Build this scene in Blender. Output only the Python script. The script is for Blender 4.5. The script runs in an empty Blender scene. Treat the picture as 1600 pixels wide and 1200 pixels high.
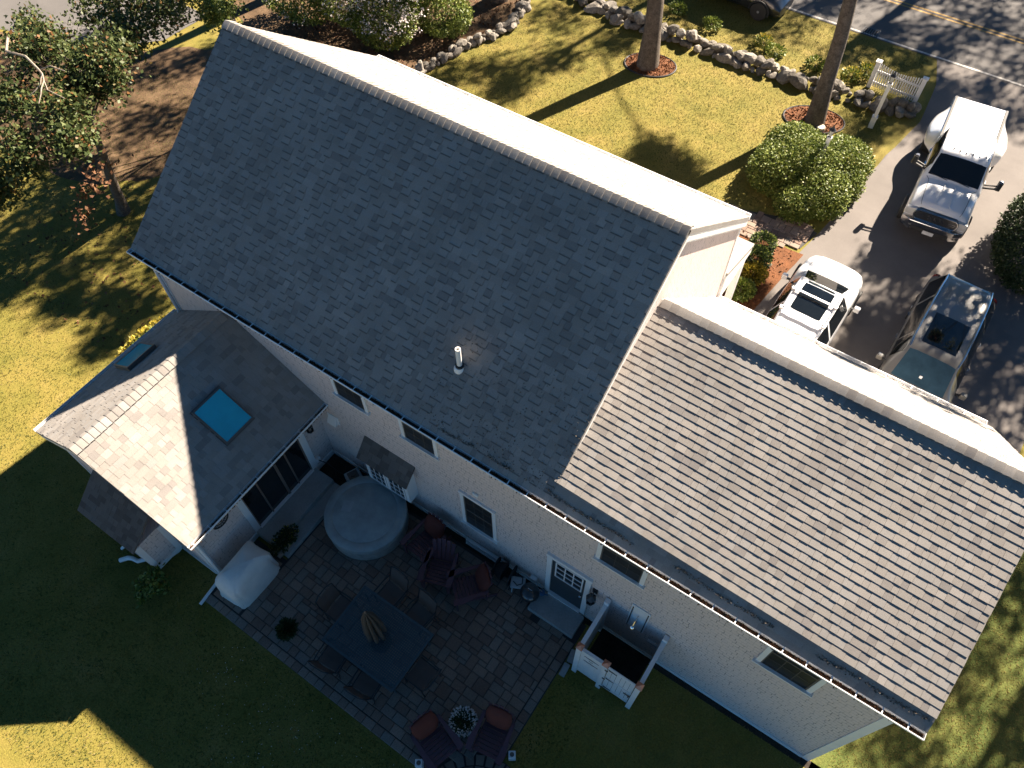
import bpy, bmesh, math, random
import numpy as np
from mathutils import Vector, Matrix
random.seed(7); RNG = np.random.default_rng(11)
sc = bpy.context.scene
COL = sc.collection
# ------------------------------------------------------------------ camera, sky, sun, exposure
cam = bpy.data.cameras.new('camera'); cam.lens = 27.086; cam.sensor_width = 36; cam.clip_end = 3000
CAM = bpy.data.objects.new('camera', cam); COL.objects.link(CAM)
_C = Vector((13.77645, -5.09350, 17.79610)); _F = Vector((-0.31280, 0.45185, -0.83546))
_R = Vector((0.828237, 0.560334, -0.007046)); _U = Vector((-0.464951, 0.694160, 0.549512))
CAM.matrix_world = Matrix(((_R.x, _U.x, -_F.x, _C.x), (_R.y, _U.y, -_F.y, _C.y), (_R.z, _U.z, -_F.z, _C.z), (0, 0, 0, 1)))
sc.camera = CAM
SUN = Vector((.22, 1.0, .71)).normalized()            # towards the sun
world = bpy.data.worlds.new('World'); sc.world = world; world.use_nodes = True
wn = world.node_tree; wn.nodes.clear()
sky = wn.nodes.new('ShaderNodeTexSky'); sky.sky_type = 'NISHITA'; sky.sun_disc = False
sky.sun_elevation = math.asin(SUN.z); sky.sun_rotation = math.atan2(SUN.x, SUN.y)
sky.altitude = 5000; sky.air_density = 0.50; sky.dust_density = 0.0; sky.ozone_density = 8.0
bg = wn.nodes.new('ShaderNodeBackground'); bg.inputs['Strength'].default_value = 0.05
wo = wn.nodes.new('ShaderNodeOutputWorld')
tint = wn.nodes.new('ShaderNodeMix'); tint.data_type = 'RGBA'; tint.blend_type = 'MULTIPLY'; tint.inputs[0].default_value = 1; tint.inputs[7].default_value = (.90, 1.15, .92, 1)
wn.links.new(sky.outputs[0], tint.inputs[6]); wn.links.new(tint.outputs[2], bg.inputs[0]); wn.links.new(bg.outputs[0], wo.inputs[0])
sl = bpy.data.lights.new('sun', 'SUN'); sl.energy = 5.0; sl.angle = math.radians(.53); sl.color = (1, .86, .70)
so = bpy.data.objects.new('sun', sl); COL.objects.link(so); so.rotation_euler = SUN.to_track_quat('Z', 'Y').to_euler()
so.location = (0, 0, 60)
vs = sc.view_settings; vs.view_transform = 'Standard'; vs.look = 'None'; vs.gamma = 1; vs.use_curve_mapping = False
vs.exposure = 2.3

# ------------------------------------------------------------------ materials
MATS = {}
def nodes_mat(name):
    m = bpy.data.materials.new(name); m.use_nodes = True
    nt = m.node_tree; b = nt.nodes['Principled BSDF']; MATS[name] = m
    return m, nt, b
def mk(nt, t, **kw):
    n = nt.nodes.new(t)
    for k, v in kw.items():
        if k.startswith('i_'): n.inputs[k[2:]].default_value = v
        else: setattr(n, k, v)
    return n
def ramp(nt, fac, cols):
    r = nt.nodes.new('ShaderNodeValToRGB'); e = r.color_ramp.elements
    while len(e) < len(cols): e.new(.5)
    for k, (p, c) in zip(e, cols): k.position = p; k.color = (*c, 1)
    nt.links.new(fac, r.inputs[0]); return r.outputs[0]
def coords(nt):
    return nt.nodes.new('ShaderNodeNewGeometry').outputs['Position']
def noise(nt, co, scale, detail=4, rough=.6):
    n = mk(nt, 'ShaderNodeTexNoise'); n.inputs['Scale'].default_value = scale; n.inputs['Detail'].default_value = detail
    n.inputs['Roughness'].default_value = rough; nt.links.new(co, n.inputs['Vector']); return n.outputs['Fac']
def bump(nt, b, h, dist=.01, strength=.5):
    u = mk(nt, 'ShaderNodeBump'); u.inputs['Distance'].default_value = dist; u.inputs['Strength'].default_value = strength
    nt.links.new(h, u.inputs['Height']); nt.links.new(u.outputs[0], b.inputs['Normal']); return u
def mixc(nt, fac, a, b, mode='MIX'):
    m = mk(nt, 'ShaderNodeMix', data_type='RGBA', blend_type=mode)
    if isinstance(fac, (int, float)): m.inputs[0].default_value = fac
    else: nt.links.new(fac, m.inputs[0])
    for s, v in ((6, a), (7, b)):
        if isinstance(v, tuple): m.inputs[s].default_value = (*v, 1)
        else: nt.links.new(v, m.inputs[s])
    return m.outputs[2]
def simple(name, col, rough=.6, metal=0, spec=.5, var=.12, scale=6, bumpd=0, bscale=60, coat=0):
    m, nt, b = nodes_mat(name); co = coords(nt)
    f = noise(nt, co, scale)
    lo = tuple(c*(1-var) for c in col); hi = tuple(min(1, c*(1+var)) for c in col)
    nt.links.new(ramp(nt, f, [(.3, lo), (.7, hi)]), b.inputs['Base Color'])
    b.inputs['Roughness'].default_value = rough; b.inputs['Metallic'].default_value = metal
    b.inputs['Specular IOR Level'].default_value = spec; b.inputs['Coat Weight'].default_value = coat
    if coat: b.inputs['Coat Roughness'].default_value = .04
    if bumpd: bump(nt, b, noise(nt, co, bscale, 3), bumpd)
    return m
def tinted(name, cols, rough=.85, spec=.2, grain=.25, gscale=90, bumpd=.003, trans=0, big=0):
    """colour per piece from the face attribute 'tint' plus the object's own random value"""
    m, nt, b = nodes_mat(name); co = coords(nt)
    a = mk(nt, 'ShaderNodeAttribute', attribute_name='tint'); oi = mk(nt, 'ShaderNodeObjectInfo')
    s = mk(nt, 'ShaderNodeMath', operation='ADD'); nt.links.new(a.outputs['Fac'], s.inputs[0]); nt.links.new(oi.outputs['Random'], s.inputs[1])
    f = mk(nt, 'ShaderNodeMath', operation='FRACT'); nt.links.new(s.outputs[0], f.inputs[0])
    c = ramp(nt, f.outputs[0], cols)
    g = ramp(nt, noise(nt, co, gscale, 3), [(.3, (1-grain,)*3), (.7, (1+grain,)*3)])
    c = mixc(nt, 1.0, c, g, 'MULTIPLY')
    if big:
        g2 = ramp(nt, noise(nt, co, .8, 3), [(.3, (1-big,)*3), (.7, (1+big*.6,)*3)]); c = mixc(nt, 1.0, c, g2, 'MULTIPLY')
    nt.links.new(c, b.inputs['Base Color'])
    b.inputs['Roughness'].default_value = rough; b.inputs['Specular IOR Level'].default_value = spec
    if bumpd: bump(nt, b, noise(nt, co, gscale, 2), bumpd)
    if trans:
        t = mk(nt, 'ShaderNodeBsdfTranslucent'); nt.links.new(c, t.inputs[0])
        mx = mk(nt, 'ShaderNodeMixShader'); mx.inputs[0].default_value = trans
        out = nt.nodes['Material Output']
        nt.links.new(b.outputs[0], mx.inputs[1]); nt.links.new(t.outputs[0], mx.inputs[2]); nt.links.new(mx.outputs[0], out.inputs[0])
    return m
def glassy(name, col, rough=.05, spec=.5):
    return simple(name, col, rough=rough, spec=spec, var=.1, scale=2)

tinted('shingle', [(0, (.20, .185, .175)), (.2, (.245, .225, .205)), (.55, (.27, .25, .228)), (.85, (.26, .248, .235)), (1, (.305, .28, .255))], gscale=130, grain=.22, big=.15)
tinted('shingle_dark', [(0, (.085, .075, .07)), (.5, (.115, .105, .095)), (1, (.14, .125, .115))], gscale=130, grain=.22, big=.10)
tinted('paver', [(0, (.17, .115, .09)), (.35, (.24, .17, .13)), (.6, (.20, .175, .15)), (.85, (.27, .195, .15)), (1, (.18, .15, .13))], gscale=60, grain=.25, big=.15)
tinted('stone', [(0, (.10, .09, .075)), (.35, (.18, .16, .135)), (.7, (.26, .235, .20)), (1, (.15, .138, .12))], gscale=14, grain=.35, bumpd=.02)
tinted('oak_leaf', [(0, (.04, .06, .018)), (.5, (.075, .10, .032)), (.88, (.12, .14, .05)), (.95, (.17, .085, .03)), (1, (.20, .09, .035))], rough=.5, spec=.2, bumpd=0, grain=.1, trans=.25)
tinted('bush_leaf', [(0, (.05, .08, .013)), (.5, (.13, .17, .028)), (.9, (.21, .24, .05)), (1, (.30, .31, .09))], rough=.5, spec=.25, bumpd=0, grain=.1, trans=.2)
tinted('dark_leaf', [(0, (.02, .035, .012)), (.6, (.035, .055, .018)), (1, (.06, .08, .03))], rough=.5, bumpd=0, grain=.1, trans=.15)
tinted('gold_leaf', [(0, (.10, .11, .02)), (.5, (.30, .24, .03)), (1, (.45, .33, .04))], rough=.5, bumpd=0, grain=.1, trans=.3)
tinted('blossom', [(0, (.65, .55, .52)), (1, (.8, .76, .72))], rough=.6, bumpd=0, grain=.05, trans=.2)
tinted('grass_blade', [(0, (.05, .075, .018)), (.35, (.13, .125, .026)), (.7, (.19, .16, .038)), (1, (.28, .215, .08))], rough=.6, bumpd=0, grain=.1, trans=.45)
tinted('mulch_chip', [(0, (.10, .04, .018)), (.6, (.17, .065, .026)), (1, (.23, .10, .045))], bumpd=0, grain=.2)
tinted('pale_litter', [(0, (.10, .08, .06)), (.6, (.2, .165, .13)), (1, (.3, .26, .21))], bumpd=0, grain=.2)
tinted('litter', [(0, (.07, .03, .015)), (.6, (.12, .055, .025)), (1, (.2, .11, .06))], bumpd=0, grain=.2)

def siding():
    m, nt, b = nodes_mat('siding'); co = coords(nt)
    sx = mk(nt, 'ShaderNodeSeparateXYZ'); nt.links.new(co, sx.inputs[0])
    ad = mk(nt, 'ShaderNodeMath', operation='ADD'); nt.links.new(sx.outputs[0], ad.inputs[0]); nt.links.new(sx.outputs[1], ad.inputs[1])
    cb = mk(nt, 'ShaderNodeCombineXYZ'); nt.links.new(ad.outputs[0], cb.inputs[0]); nt.links.new(sx.outputs[2], cb.inputs[1])
    br = mk(nt, 'ShaderNodeTexBrick'); nt.links.new(cb.outputs[0], br.inputs[0])
    br.offset = .37; br.squash = .8; br.squash_frequency = 3
    for k, v in (('Scale', 1), ('Mortar Size', .0065), ('Mortar Smooth', .2), ('Brick Width', .14), ('Row Height', .125), ('Bias', 0)): br.inputs[k].default_value = v
    br.inputs['Color1'].default_value = (.62, .51, .465, 1); br.inputs['Color2'].default_value = (.69, .575, .525, 1); br.inputs['Mortar'].default_value = (.05, .048, .045, 1)
    # only the upright joints show as short dark dashes; horizontal butts are shadow lines
    wz = mk(nt, 'ShaderNodeMath', operation='FRACT'); dv = mk(nt, 'ShaderNodeMath', operation='DIVIDE'); dv.inputs[1].default_value = .125
    nt.links.new(sx.outputs[2], dv.inputs[0]); nt.links.new(dv.outputs[0], wz.inputs[0])
    n2 = noise(nt, co, 9, 2); k = ramp(nt, n2, [(.50, (0, 0, 0)), (.60, (1, 1, 1))])
    c = mixc(nt, k, mixc(nt, .8, br.outputs[0], (.655, .545, .495)), br.outputs[0])
    nt.links.new(mixc(nt, .3, c, ramp(nt, noise(nt, co, 1.2), [(.3, (.60, .495, .45)), (.7, (.69, .575, .525))])), b.inputs['Base Color'])
    b.inputs['Roughness'].default_value = .8
    inv = mk(nt, 'ShaderNodeMath', operation='SUBTRACT'); inv.inputs[0].default_value = 1; nt.links.new(wz.outputs[0], inv.inputs[1])
    s2 = mk(nt, 'ShaderNodeMath', operation='SUBTRACT'); nt.links.new(inv.outputs[0], s2.inputs[0]); nt.links.new(br.outputs['Fac'], s2.inputs[1])
    bump(nt, b, s2.outputs[0], .008, .8)
siding()
def ground(name, cols, scale, rough=.9, bd=.02, bs=40, fine=None, spec=.2):
    m, nt, b = nodes_mat(name); co = coords(nt)
    c = ramp(nt, noise(nt, co, scale, 6, .65), cols)
    g = ramp(nt, noise(nt, co, bs, 4, .7), fine or [(.3, (.6, .6, .6)), (.7, (1.35, 1.35, 1.35))])
    nt.links.new(mixc(nt, 1.0, c, g, 'MULTIPLY'), b.inputs['Base Color'])
    b.inputs['Roughness'].default_value = rough; b.inputs['Specular IOR Level'].default_value = spec
    bump(nt, b, noise(nt, co, bs, 4, .7), bd)
ground('lawn', [(.25, (.125, .118, .022)), (.45, (.17, .145, .030)), (.6, (.205, .162, .038)), (.78, (.26, .195, .065))], .9, bd=.03, bs=28)
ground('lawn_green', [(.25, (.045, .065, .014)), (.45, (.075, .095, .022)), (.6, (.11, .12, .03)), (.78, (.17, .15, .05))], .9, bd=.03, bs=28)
ground('asphalt', [(.3, (.135, .122, .114)), (.7, (.175, .158, .147))], .7, bd=.004, bs=90, fine=[(.3, (.85, .85, .85)), (.7, (1.15, 1.15, 1.15))])
ground('road', [(.3, (.10, .095, .092)), (.7, (.135, .127, .122))], .5, bd=.004, bs=90, fine=[(.3, (.85, .85, .85)), (.7, (1.15, 1.15, 1.15))])
ground('mulch', [(.3, (.10, .042, .018)), (.7, (.19, .075, .03))], 3, bd=.03, bs=35)
ground('pine_litter', [(.3, (.055, .036, .02)), (.5, (.105, .066, .036)), (.7, (.16, .105, .058))], 1.5, bd=.03, bs=35)
ground('soil', [(.3, (.025, .02, .016)), (.7, (.05, .04, .032))], 4, bd=.03, bs=30)
ground('bark', [(.3, (.07, .055, .045)), (.7, (.15, .125, .10))], 6, bd=.04, bs=22)
ground('slate', [(.3, (.26, .27, .26)), (.7, (.36, .36, .35))], 2, bd=.004, bs=25, fine=[(.3, (.9, .9, .9)), (.7, (1.1, 1.1, 1.1))])
simple('tab_shadow_paint', (.11, .105, .10), .9, var=.2, scale=40)  # dark colour for the shadow strips painted below raised shingle tabs
simple('trim', (.74, .73, .71), .45, var=.03, scale=3)
simple('gutter_metal', (.76, .76, .76), .35, var=.04)
simple('rail_white', (.72, .71, .70), .5, var=.05)
simple('joint_sand', (.045, .042, .04), .9)
glassy('window_glass', (.012, .014, .016), .04, .5)
glassy('screen_glass', (.02, .022, .024), .35, .3)
glassy('skylight_glass', (.01, .38, .50), .08, 1.0)  # blue base colour stands in for the sky reflected in the pane
simple('tinted_glass', (.03, .062, .09), .12, var=.25, scale=3)
glassy('car_glass', (.006, .008, .01), .03, .6)
simple('frame_dark', (.10, .09, .08), .5)
simple('frame_brown', (.16, .12, .10), .5)
simple('door_dark', (.035, .045, .05), .45)
simple('black_metal', (.02, .02, .022), .4, var=.2)
simple('black_rubber', (.02, .02, .02), .7)
simple('chrome', (.55, .55, .56), .12, metal=1, var=.03)
simple('copper', (.55, .22, .13), .35, metal=.6, var=.15)
simple('aluminium', (.55, .55, .56), .35, metal=.7, var=.05)
simple('white_paint_car', (.68, .69, .70), .25, var=.01, coat=1)
simple('dark_paint_car', (.135, .13, .12), .45, metal=.15, var=.03, coat=1)
simple('black_paint_car', (.02, .022, .025), .3, var=.03, coat=1)
simple('tonneau', (.115, .115, .12), .4, var=.04)
simple('lamp_lens', (.45, .45, .44), .1, var=.1)
simple('red_lens', (.25, .01, .01), .2)
simple('plate', (.6, .6, .6), .5)
simple('tub_cover', (.28, .32, .32), .55, var=.2, scale=2.5, bumpd=.01, bscale=6)
simple('tub_wall', (.26, .27, .26), .6, var=.25, scale=8)
simple('canvas', (.70, .66, .61), .8, var=.08, scale=3, bumpd=.015, bscale=5)
simple('table_metal', (.05, .072, .08), .35, var=.2, scale=12)
simple('sling', (.11, .075, .06), .7, var=.1)
simple('umbrella_cloth', (.065, .05, .038), .8, var=.15)
simple('adirondack', (.10, .042, .055), .6, var=.12)
simple('cushion', (.12, .022, .012), .85, var=.15)
simple('planter', (.25, .20, .16), .7)
simple('grey_plastic', (.34, .38, .40), .5)
simple('blue_plastic', (.02, .10, .22), .4)
simple('white_line', (.42, .40, .37), .8, var=.25, scale=12)
simple('yellow_line', (.36, .22, .06), .8, var=.3, scale=12)
simple('bare_wood', (.24, .20, .16), .8, var=.3, scale=20)
simple('stump_wood', (.5, .42, .33), .8)
simple('dark_sign', (.05, .04, .035), .6)

# ------------------------------------------------------------------ mesh helpers
class MB:
    def __init__(s): s.v = []; s.f = []; s.t = []; s.smooth = False
    def add(s, vs, fs, t=None):
        o = len(s.v); s.v += [tuple(v) for v in vs]
        for f in fs: s.f.append(tuple(i+o for i in f)); s.t.append(random.random() if t is None else t)
    def box(s, x0, x1, y0, y1, z0, z1, t=None):
        s.add([(x0, y0, z0), (x1, y0, z0), (x1, y1, z0), (x0, y1, z0), (x0, y0, z1), (x1, y0, z1), (x1, y1, z1), (x0, y1, z1)],
              [(0, 3, 2, 1), (4, 5, 6, 7), (0, 1, 5, 4), (1, 2, 6, 5), (2, 3, 7, 6), (3, 0, 4, 7)], t)
    def frame_box(s, M, dx, dy, dz):
        """box of size dx,dy,dz centred on matrix M"""
        c = [M @ Vector((a*dx/2, b*dy/2, c*dz/2)) for c in (-1, 1) for b in (-1, 1) for a in (-1, 1)]
        s.add(c, [(0, 2, 3, 1), (4, 5, 7, 6), (0, 1, 5, 4), (1, 3, 7, 5), (3, 2, 6, 7), (2, 0, 4, 6)])
    def bar(s, a, b, w, h=None, up=(0, 0, 1)):
        a = Vector(a); b = Vector(b); d = (b-a); L = d.length; d.normalize(); h = h or w
        u = Vector(up);
        if abs(d.dot(u)) > .97: u = Vector((1, 0, 0))
        x = d.cross(u).normalized(); y = x.cross(d)
        M = Matrix(((x.x, d.x, y.x, 0), (x.y, d.y, y.y, 0), (x.z, d.z, y.z, 0), (0, 0, 0, 1))); M.translation = (a+b)/2
        s.frame_box(M, w, L, h)
    def tube(s, pts, r, n=8, cap=True):
        pts = [Vector(p) for p in pts]; rs = r if isinstance(r, (list, tuple)) else [r]*len(pts)
        vs = []; ref = None
        for i, p in enumerate(pts):
            d = (pts[min(i+1, len(pts)-1)]-pts[max(i-1, 0)]).normalized()
            if ref is None: ref = Vector((0, 0, 1)) if abs(d.z) < .9 else Vector((1, 0, 0))
            x = (ref - d*ref.dot(d)).normalized(); y = d.cross(x); ref = x
            for k in range(n):
                a = 2*math.pi*k/n; vs.append(p+(x*math.cos(a)+y*math.sin(a))*rs[i])
        fs = [(i*n+k, i*n+(k+1) % n, (i+1)*n+(k+1) % n, (i+1)*n+k) for i in range(len(pts)-1) for k in range(n)]
        if cap: fs += [tuple(range(n))[::-1], tuple(range((len(pts)-1)*n, len(pts)*n))]
        s.add(vs, fs, random.random())
    def lathe(s, c, prof, n=24, sx=1, sy=1):
        vs = [(c[0]+r*sx*math.cos(2*math.pi*k/n), c[1]+r*sy*math.sin(2*math.pi*k/n), c[2]+z) for r, z in prof for k in range(n)]
        fs = [(i*n+k, i*n+(k+1) % n, (i+1)*n+(k+1) % n, (i+1)*n+k) for i in range(len(prof)-1) for k in range(n)]
        fs.append(tuple(range(n))[::-1]); fs.append(tuple(range((len(prof)-1)*n, len(prof)*n)))
        s.add(vs, fs, random.random())
    def prism(s, poly, axis, a, b):
        """extrude a 2D polygon along an axis; poly is (y,z) for x, (x,z) for y, (x,y) for z"""
        def P(p, t): return (t, p[0], p[1]) if axis == 'x' else (p[0], t, p[1]) if axis == 'y' else (p[0], p[1], t)
        n = len(poly); vs = [P(p, a) for p in poly]+[P(p, b) for p in poly]
        fs = [tuple(range(n))[::-1], tuple(range(n, 2*n))]+[(i, (i+1) % n, n+(i+1) % n, n+i) for i in range(n)]
        s.add(vs, fs, random.random())
    def grid(s, P, close=False):
        n = len(P); m = len(P[0]); vs = [p for r in P for p in r]
        fs = [(i*m+j, i*m+j+1, (i+1)*m+j+1, (i+1)*m+j) for i in range(n-1) for j in range(m-1)]
        s.add(vs, fs, random.random())
    def build(s, name, mat, parent=None, smooth=False, bevel=0, fixn=True, **tags):
        me = bpy.data.meshes.new(name); me.from_pydata(s.v, [], s.f); me.update()
        if fixn:
            bm = bmesh.new(); bm.from_mesh(me); bmesh.ops.recalc_face_normals(bm, faces=bm.faces)
            if bevel: bmesh.ops.bevel(bm, geom=bm.edges[:], offset=bevel, segments=2, affect='EDGES', profile=.5)
            bm.to_mesh(me); bm.free()
        if not bevel:
            at = me.attributes.new('tint', 'FLOAT', 'FACE'); at.data.foreach_set('value', s.t)
        me.materials.append(MATS[mat])
        if smooth:
            me.polygons.foreach_set('use_smooth', [True]*len(me.polygons))
            try: me.set_sharp_from_angle(angle=math.radians(40))
            except Exception: pass
        return link(name, me, parent, **tags)
def link(name, me, parent=None, label=None, cat=None, group=None, kind=None, loc=None):
    o = bpy.data.objects.new(name, me); COL.objects.link(o)
    if parent is not None: o.parent = parent
    if label: o['label'] = label
    if cat: o['category'] = cat
    if group: o['group'] = group
    if kind: o['kind'] = kind
    if loc is not None: o.location = loc
    return o
def thing(name, label, cat, loc=(0, 0, 0), rz=0, group=None):
    o = link(name, None, None, label, cat, group); o.location = loc; o.rotation_euler = (0, 0, rz); o.empty_display_size = .3
    return o
def copy_tree(o, parent=None):
    c = o.copy(); COL.objects.link(c); c.parent = parent
    for ch in [x for x in bpy.data.objects if x.parent == o]: copy_tree(ch, c)
    return c
def quick_box(name, mat, parent, x0, x1, y0, y1, z0, z1, bevel=0, **k):
    m = MB(); m.box(x0, x1, y0, y1, z0, z1, .5); return m.build(name, mat, parent, bevel=bevel, **k)
def soup(name, mat, V, F, tint, parent=None, smooth=False, **tags):
    """fast mesh from numpy arrays; F is (n,k) with constant k"""
    me = bpy.data.meshes.new(name); n, k = F.shape
    me.vertices.add(len(V)); me.vertices.foreach_set('co', V.astype(np.float32).ravel())
    me.loops.add(n*k); me.loops.foreach_set('vertex_index', F.astype(np.int32).ravel())
    me.polygons.add(n); me.polygons.foreach_set('loop_start', np.arange(0, n*k, k, dtype=np.int32))
    try: me.polygons.foreach_set('loop_total', np.full(n, k, dtype=np.int32))
    except Exception: pass
    at = me.attributes.new('tint', 'FLOAT', 'FACE'); at.data.foreach_set('value', np.asarray(tint, dtype=np.float32))
    me.update(calc_edges=True); me.validate(); me.materials.append(MATS[mat])
    if smooth: me.polygons.foreach_set('use_smooth', [True]*n)
    return link(name, me, parent, **tags)
def leaves(name, mat, P, size, parent=None, up=.35, seed=0, **tags):
    """one bent leaf per point: two triangles-worth quads folded along the midrib"""
    r = np.random.default_rng(seed); n = len(P)
    d = r.normal(size=(n, 3)); d /= np.linalg.norm(d, axis=1)[:, None]
    nn = r.normal(size=(n, 3)); nn[:, 2] = np.abs(nn[:, 2])+up*2; nn -= d*(nn*d).sum(1)[:, None]; nn /= np.linalg.norm(nn, axis=1)[:, None]
    s = np.cross(nn, d); L = (size*(.6+.8*r.random(n)))[:, None]; W = L*.33
    a = P; b = P+d*L*.5+s*W-nn*L*.12; c = P+d*L; e = P+d*L*.5-s*W-nn*L*.12
    V = np.stack([a, b, c, e], 1).reshape(-1, 3); F = np.arange(4*n).reshape(n, 4)
    return soup(name, mat, V, F, r.random(n), parent, **tags)
def blobpts(c, rad, n, seed, shell=.55, clump=0):
    r = np.random.default_rng(seed); d = r.normal(size=(n, 3)); d /= np.linalg.norm(d, axis=1)[:, None]
    q = (shell+(1-shell)*r.random(n)**.6)[:, None]
    if clump:
        k = r.normal(size=(clump, 3)); k /= np.linalg.norm(k, axis=1)[:, None]
        q = q*(1+.25*(d@k.T).max(1)[:, None]-.22)
    return np.array(c)+d*q*np.array(rad)
def clumps(centres, rads, per, seed, spread=.45):
    """leaf points gathered in small twig clumps, so light falls through"""
    r = np.random.default_rng(seed); out = []
    for c, R in zip(centres, rads):
        k = r.normal(size=(per[0], 3)); k /= np.linalg.norm(k, axis=1)[:, None]
        k = np.array(c)+k*(r.random(per[0])[:, None]**.45)*np.array(R)
        for q in k: out.append(q+r.normal(size=(per[1], 3))*spread*np.array((1, 1, .6)))
    return np.concatenate(out)

# ------------------------------------------------------------------ the setting
HE = 5.2132; HR = 8.3823; WR = 4.2373; LM = 11.006; LW = 17.757; YW = .179
def sheet(name, poly, z, mat, **k):
    m = MB(); m.add([(x, y, z) for x, y in poly], [tuple(range(len(poly)))], .5); return m.build(name, mat, None, kind='structure', fixn=False, **k)
def wobble(cx, cy, rx, ry, n=40, a=.04, seed=1):
    r = random.Random(seed); ph = [r.random()*6 for _ in range(3)]
    return [(cx+rx*math.cos(t)*(1+a*math.sin(3*t+ph[0])+a*.6*math.sin(7*t+ph[1])), cy+ry*math.sin(t)*(1+a*math.sin(3*t+ph[0])+a*.6*math.sin(7*t+ph[1]))) for t in [2*math.pi*i/n for i in range(n)]]
def edge_wob(pts, step=.25, amp=.04, seed=3):
    r = random.Random(seed); out = []
    for i in range(len(pts)):
        a = Vector(pts[i]); b = Vector(pts[(i+1) % len(pts)]); k = max(1, int((b-a).length/step)) if (b-a).length < 40 else 1
        for j in range(k):
            p = a.lerp(b, j/k); out.append((p.x+r.uniform(-amp, amp), p.y+r.uniform(-amp, amp)))
    return out
sheet('lawn', [(-400, -400), (400, -400), (400, 400), (-400, 400)], 0, 'lawn')
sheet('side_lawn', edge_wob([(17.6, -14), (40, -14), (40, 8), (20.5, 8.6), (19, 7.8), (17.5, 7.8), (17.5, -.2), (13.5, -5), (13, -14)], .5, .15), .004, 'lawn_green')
sheet('road', [(-400, 25.75), (400, 25.75), (400, 33), (-400, 33)], .012, 'road')
sheet('side_road', edge_wob([(-40, 6.6), (-19.6, 7.2), (-15.2, 8.4), (-13.4, 10.2), (-13.2, 12.4), (-40, 14)], 1, .1), .008, 'road')
sheet('driveway', edge_wob([(11.0, 8.4), (11.4, 10.6), (11.65, 12.0), (11.8, 13.6), (12.05, 15.2), (12.2, 17.0), (12.5, 19.4), (12.9, 21.8), (12.7, 24.2), (12.2, 25.9), (20.5, 25.9), (19.6, 23), (19.2, 8)], .5, .02), .008, 'asphalt')
sheet('white_edge_line', [(-60, 25.82), (60, 25.82), (60, 25.92), (-60, 25.92)], .017, 'white_line')
for i, y in enumerate((28.52, 28.74)): sheet('yellow_centre_line', [(-60, y), (60, y), (60, y+.1), (-60, y+.1)], .017, 'yellow_line')
sheet('mulch_bed', edge_wob([(11.3, 8.5), (11.5, 10.6), (11.72, 12), (11.9, 13.5), (11.0, 13.55), (9.9, 13.2), (8.0, 13.0), (-.2, 12.2), (-.2, 8.5)], .4, .06), .016, 'mulch')
sheet('pine_straw_bed', edge_wob([(-3.2, 21.5), (-2.5, 19.8), (-2.35, 18.3), (-2.9, 17.2), (-3.3, 16.2), (-3.45, 15.1), (-3.8, 13.8), (-5, 12.5), (-9.5, 12), (-13, 13.5), (-12, 19), (-8, 23)], .5, .12), .008, 'pine_litter')
sheet('leaf_litter_ground', edge_wob([(-21, 5), (-14, 2.6), (-9, 3.2), (-6.5, 6), (-6, 10), (-9.5, 12), (-13, 10), (-15, 8), (-21, 6.7)], .5, .2), .004, 'pine_litter')
sheet('gravel_bed', [(4.4, -.5), (4.4, .2), (17.8, .2), (17.8, .02), (12.2, .02), (12.2, -.02), (5.9, -.05), (5.4, -.5)], .004, 'soil')
# front walk of dark bricks
walk = sheet('brick_walkway', edge_wob([(11.75, 13.7), (11.95, 14.6), (11.1, 14.75), (9.6, 14.3), (7.6, 14.25), (5.2, 14.2), (4.0, 13.4), (4.0, 12.3), (5.2, 12.9), (8.0, 13.0), (9.9, 13.2)], .5, .02), .020, 'joint_sand')

# ------------------------------------------------------------------ patio of pavers
patio = MB(); patio.box(5.45, 12.25, -4.5, -.02, -.1, .012); patio.box(4.5, 5.45, -4.45, -2.7, -.1, .012)
patio.lathe((12.35, -4.6, -.1), [(1.20, 0), (1.20, .111)], 40)
patio = patio.build('patio', 'joint_sand', None, kind='structure')
PAV = []
def pack(x0, x1, y0, y1, mod, keep, seed):
    r = random.Random(seed); nx = int((x1-x0)/mod); ny = int((y1-y0)/mod); g = [[0]*ny for _ in range(nx)]; out = []
    for i in range(nx):
        for j in range(ny):
            if g[i][j]: continue
            for w, h in r.sample([(2, 2), (2, 3), (3, 2), (3, 3), (3, 2), (2, 3)], 6)+[(2, 1), (1, 2), (1, 1)]:
                if i+w <= nx and j+h <= ny and not any(g[i+a][j+b] for a in range(w) for b in range(h)):
                    for a in range(w):
                        for b in range(h): g[i+a][j+b] = 1
                    X = x0+i*mod; Y = y0+j*mod
                    if keep(X+w*mod/2, Y+h*mod/2): out.append((X, Y, w*mod, h*mod))
                    break
    return out
cells = pack(5.505, 12.025, -4.29, -.02, .105, lambda x, y: not ((x-12.35)**2+(y+4.6)**2 < 1.55) and not (x > 10.9 and y > -.46), 5)
cells += pack(4.6, 5.50, -4.28, -2.75, .105, lambda x, y: True, 6)
x = 4.55
while x < 12.2:                                              # border courses
    w = random.choice((.2, .24, .28)); x < 11.1 and cells.append((x, -4.5, min(w, 12.24-x), .2)); x += w
y = -4.28
while y < -.1:
    w = random.choice((.2, .24, .28)); y > -3.4 and y < -.75 and cells.append((12.03, y, .2, min(w, -.05-y))); y += w
cells.sort(key=lambda c: (c[0]-11)**2*.3+(c[1]+5)**2)
pmesh = {}
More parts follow.
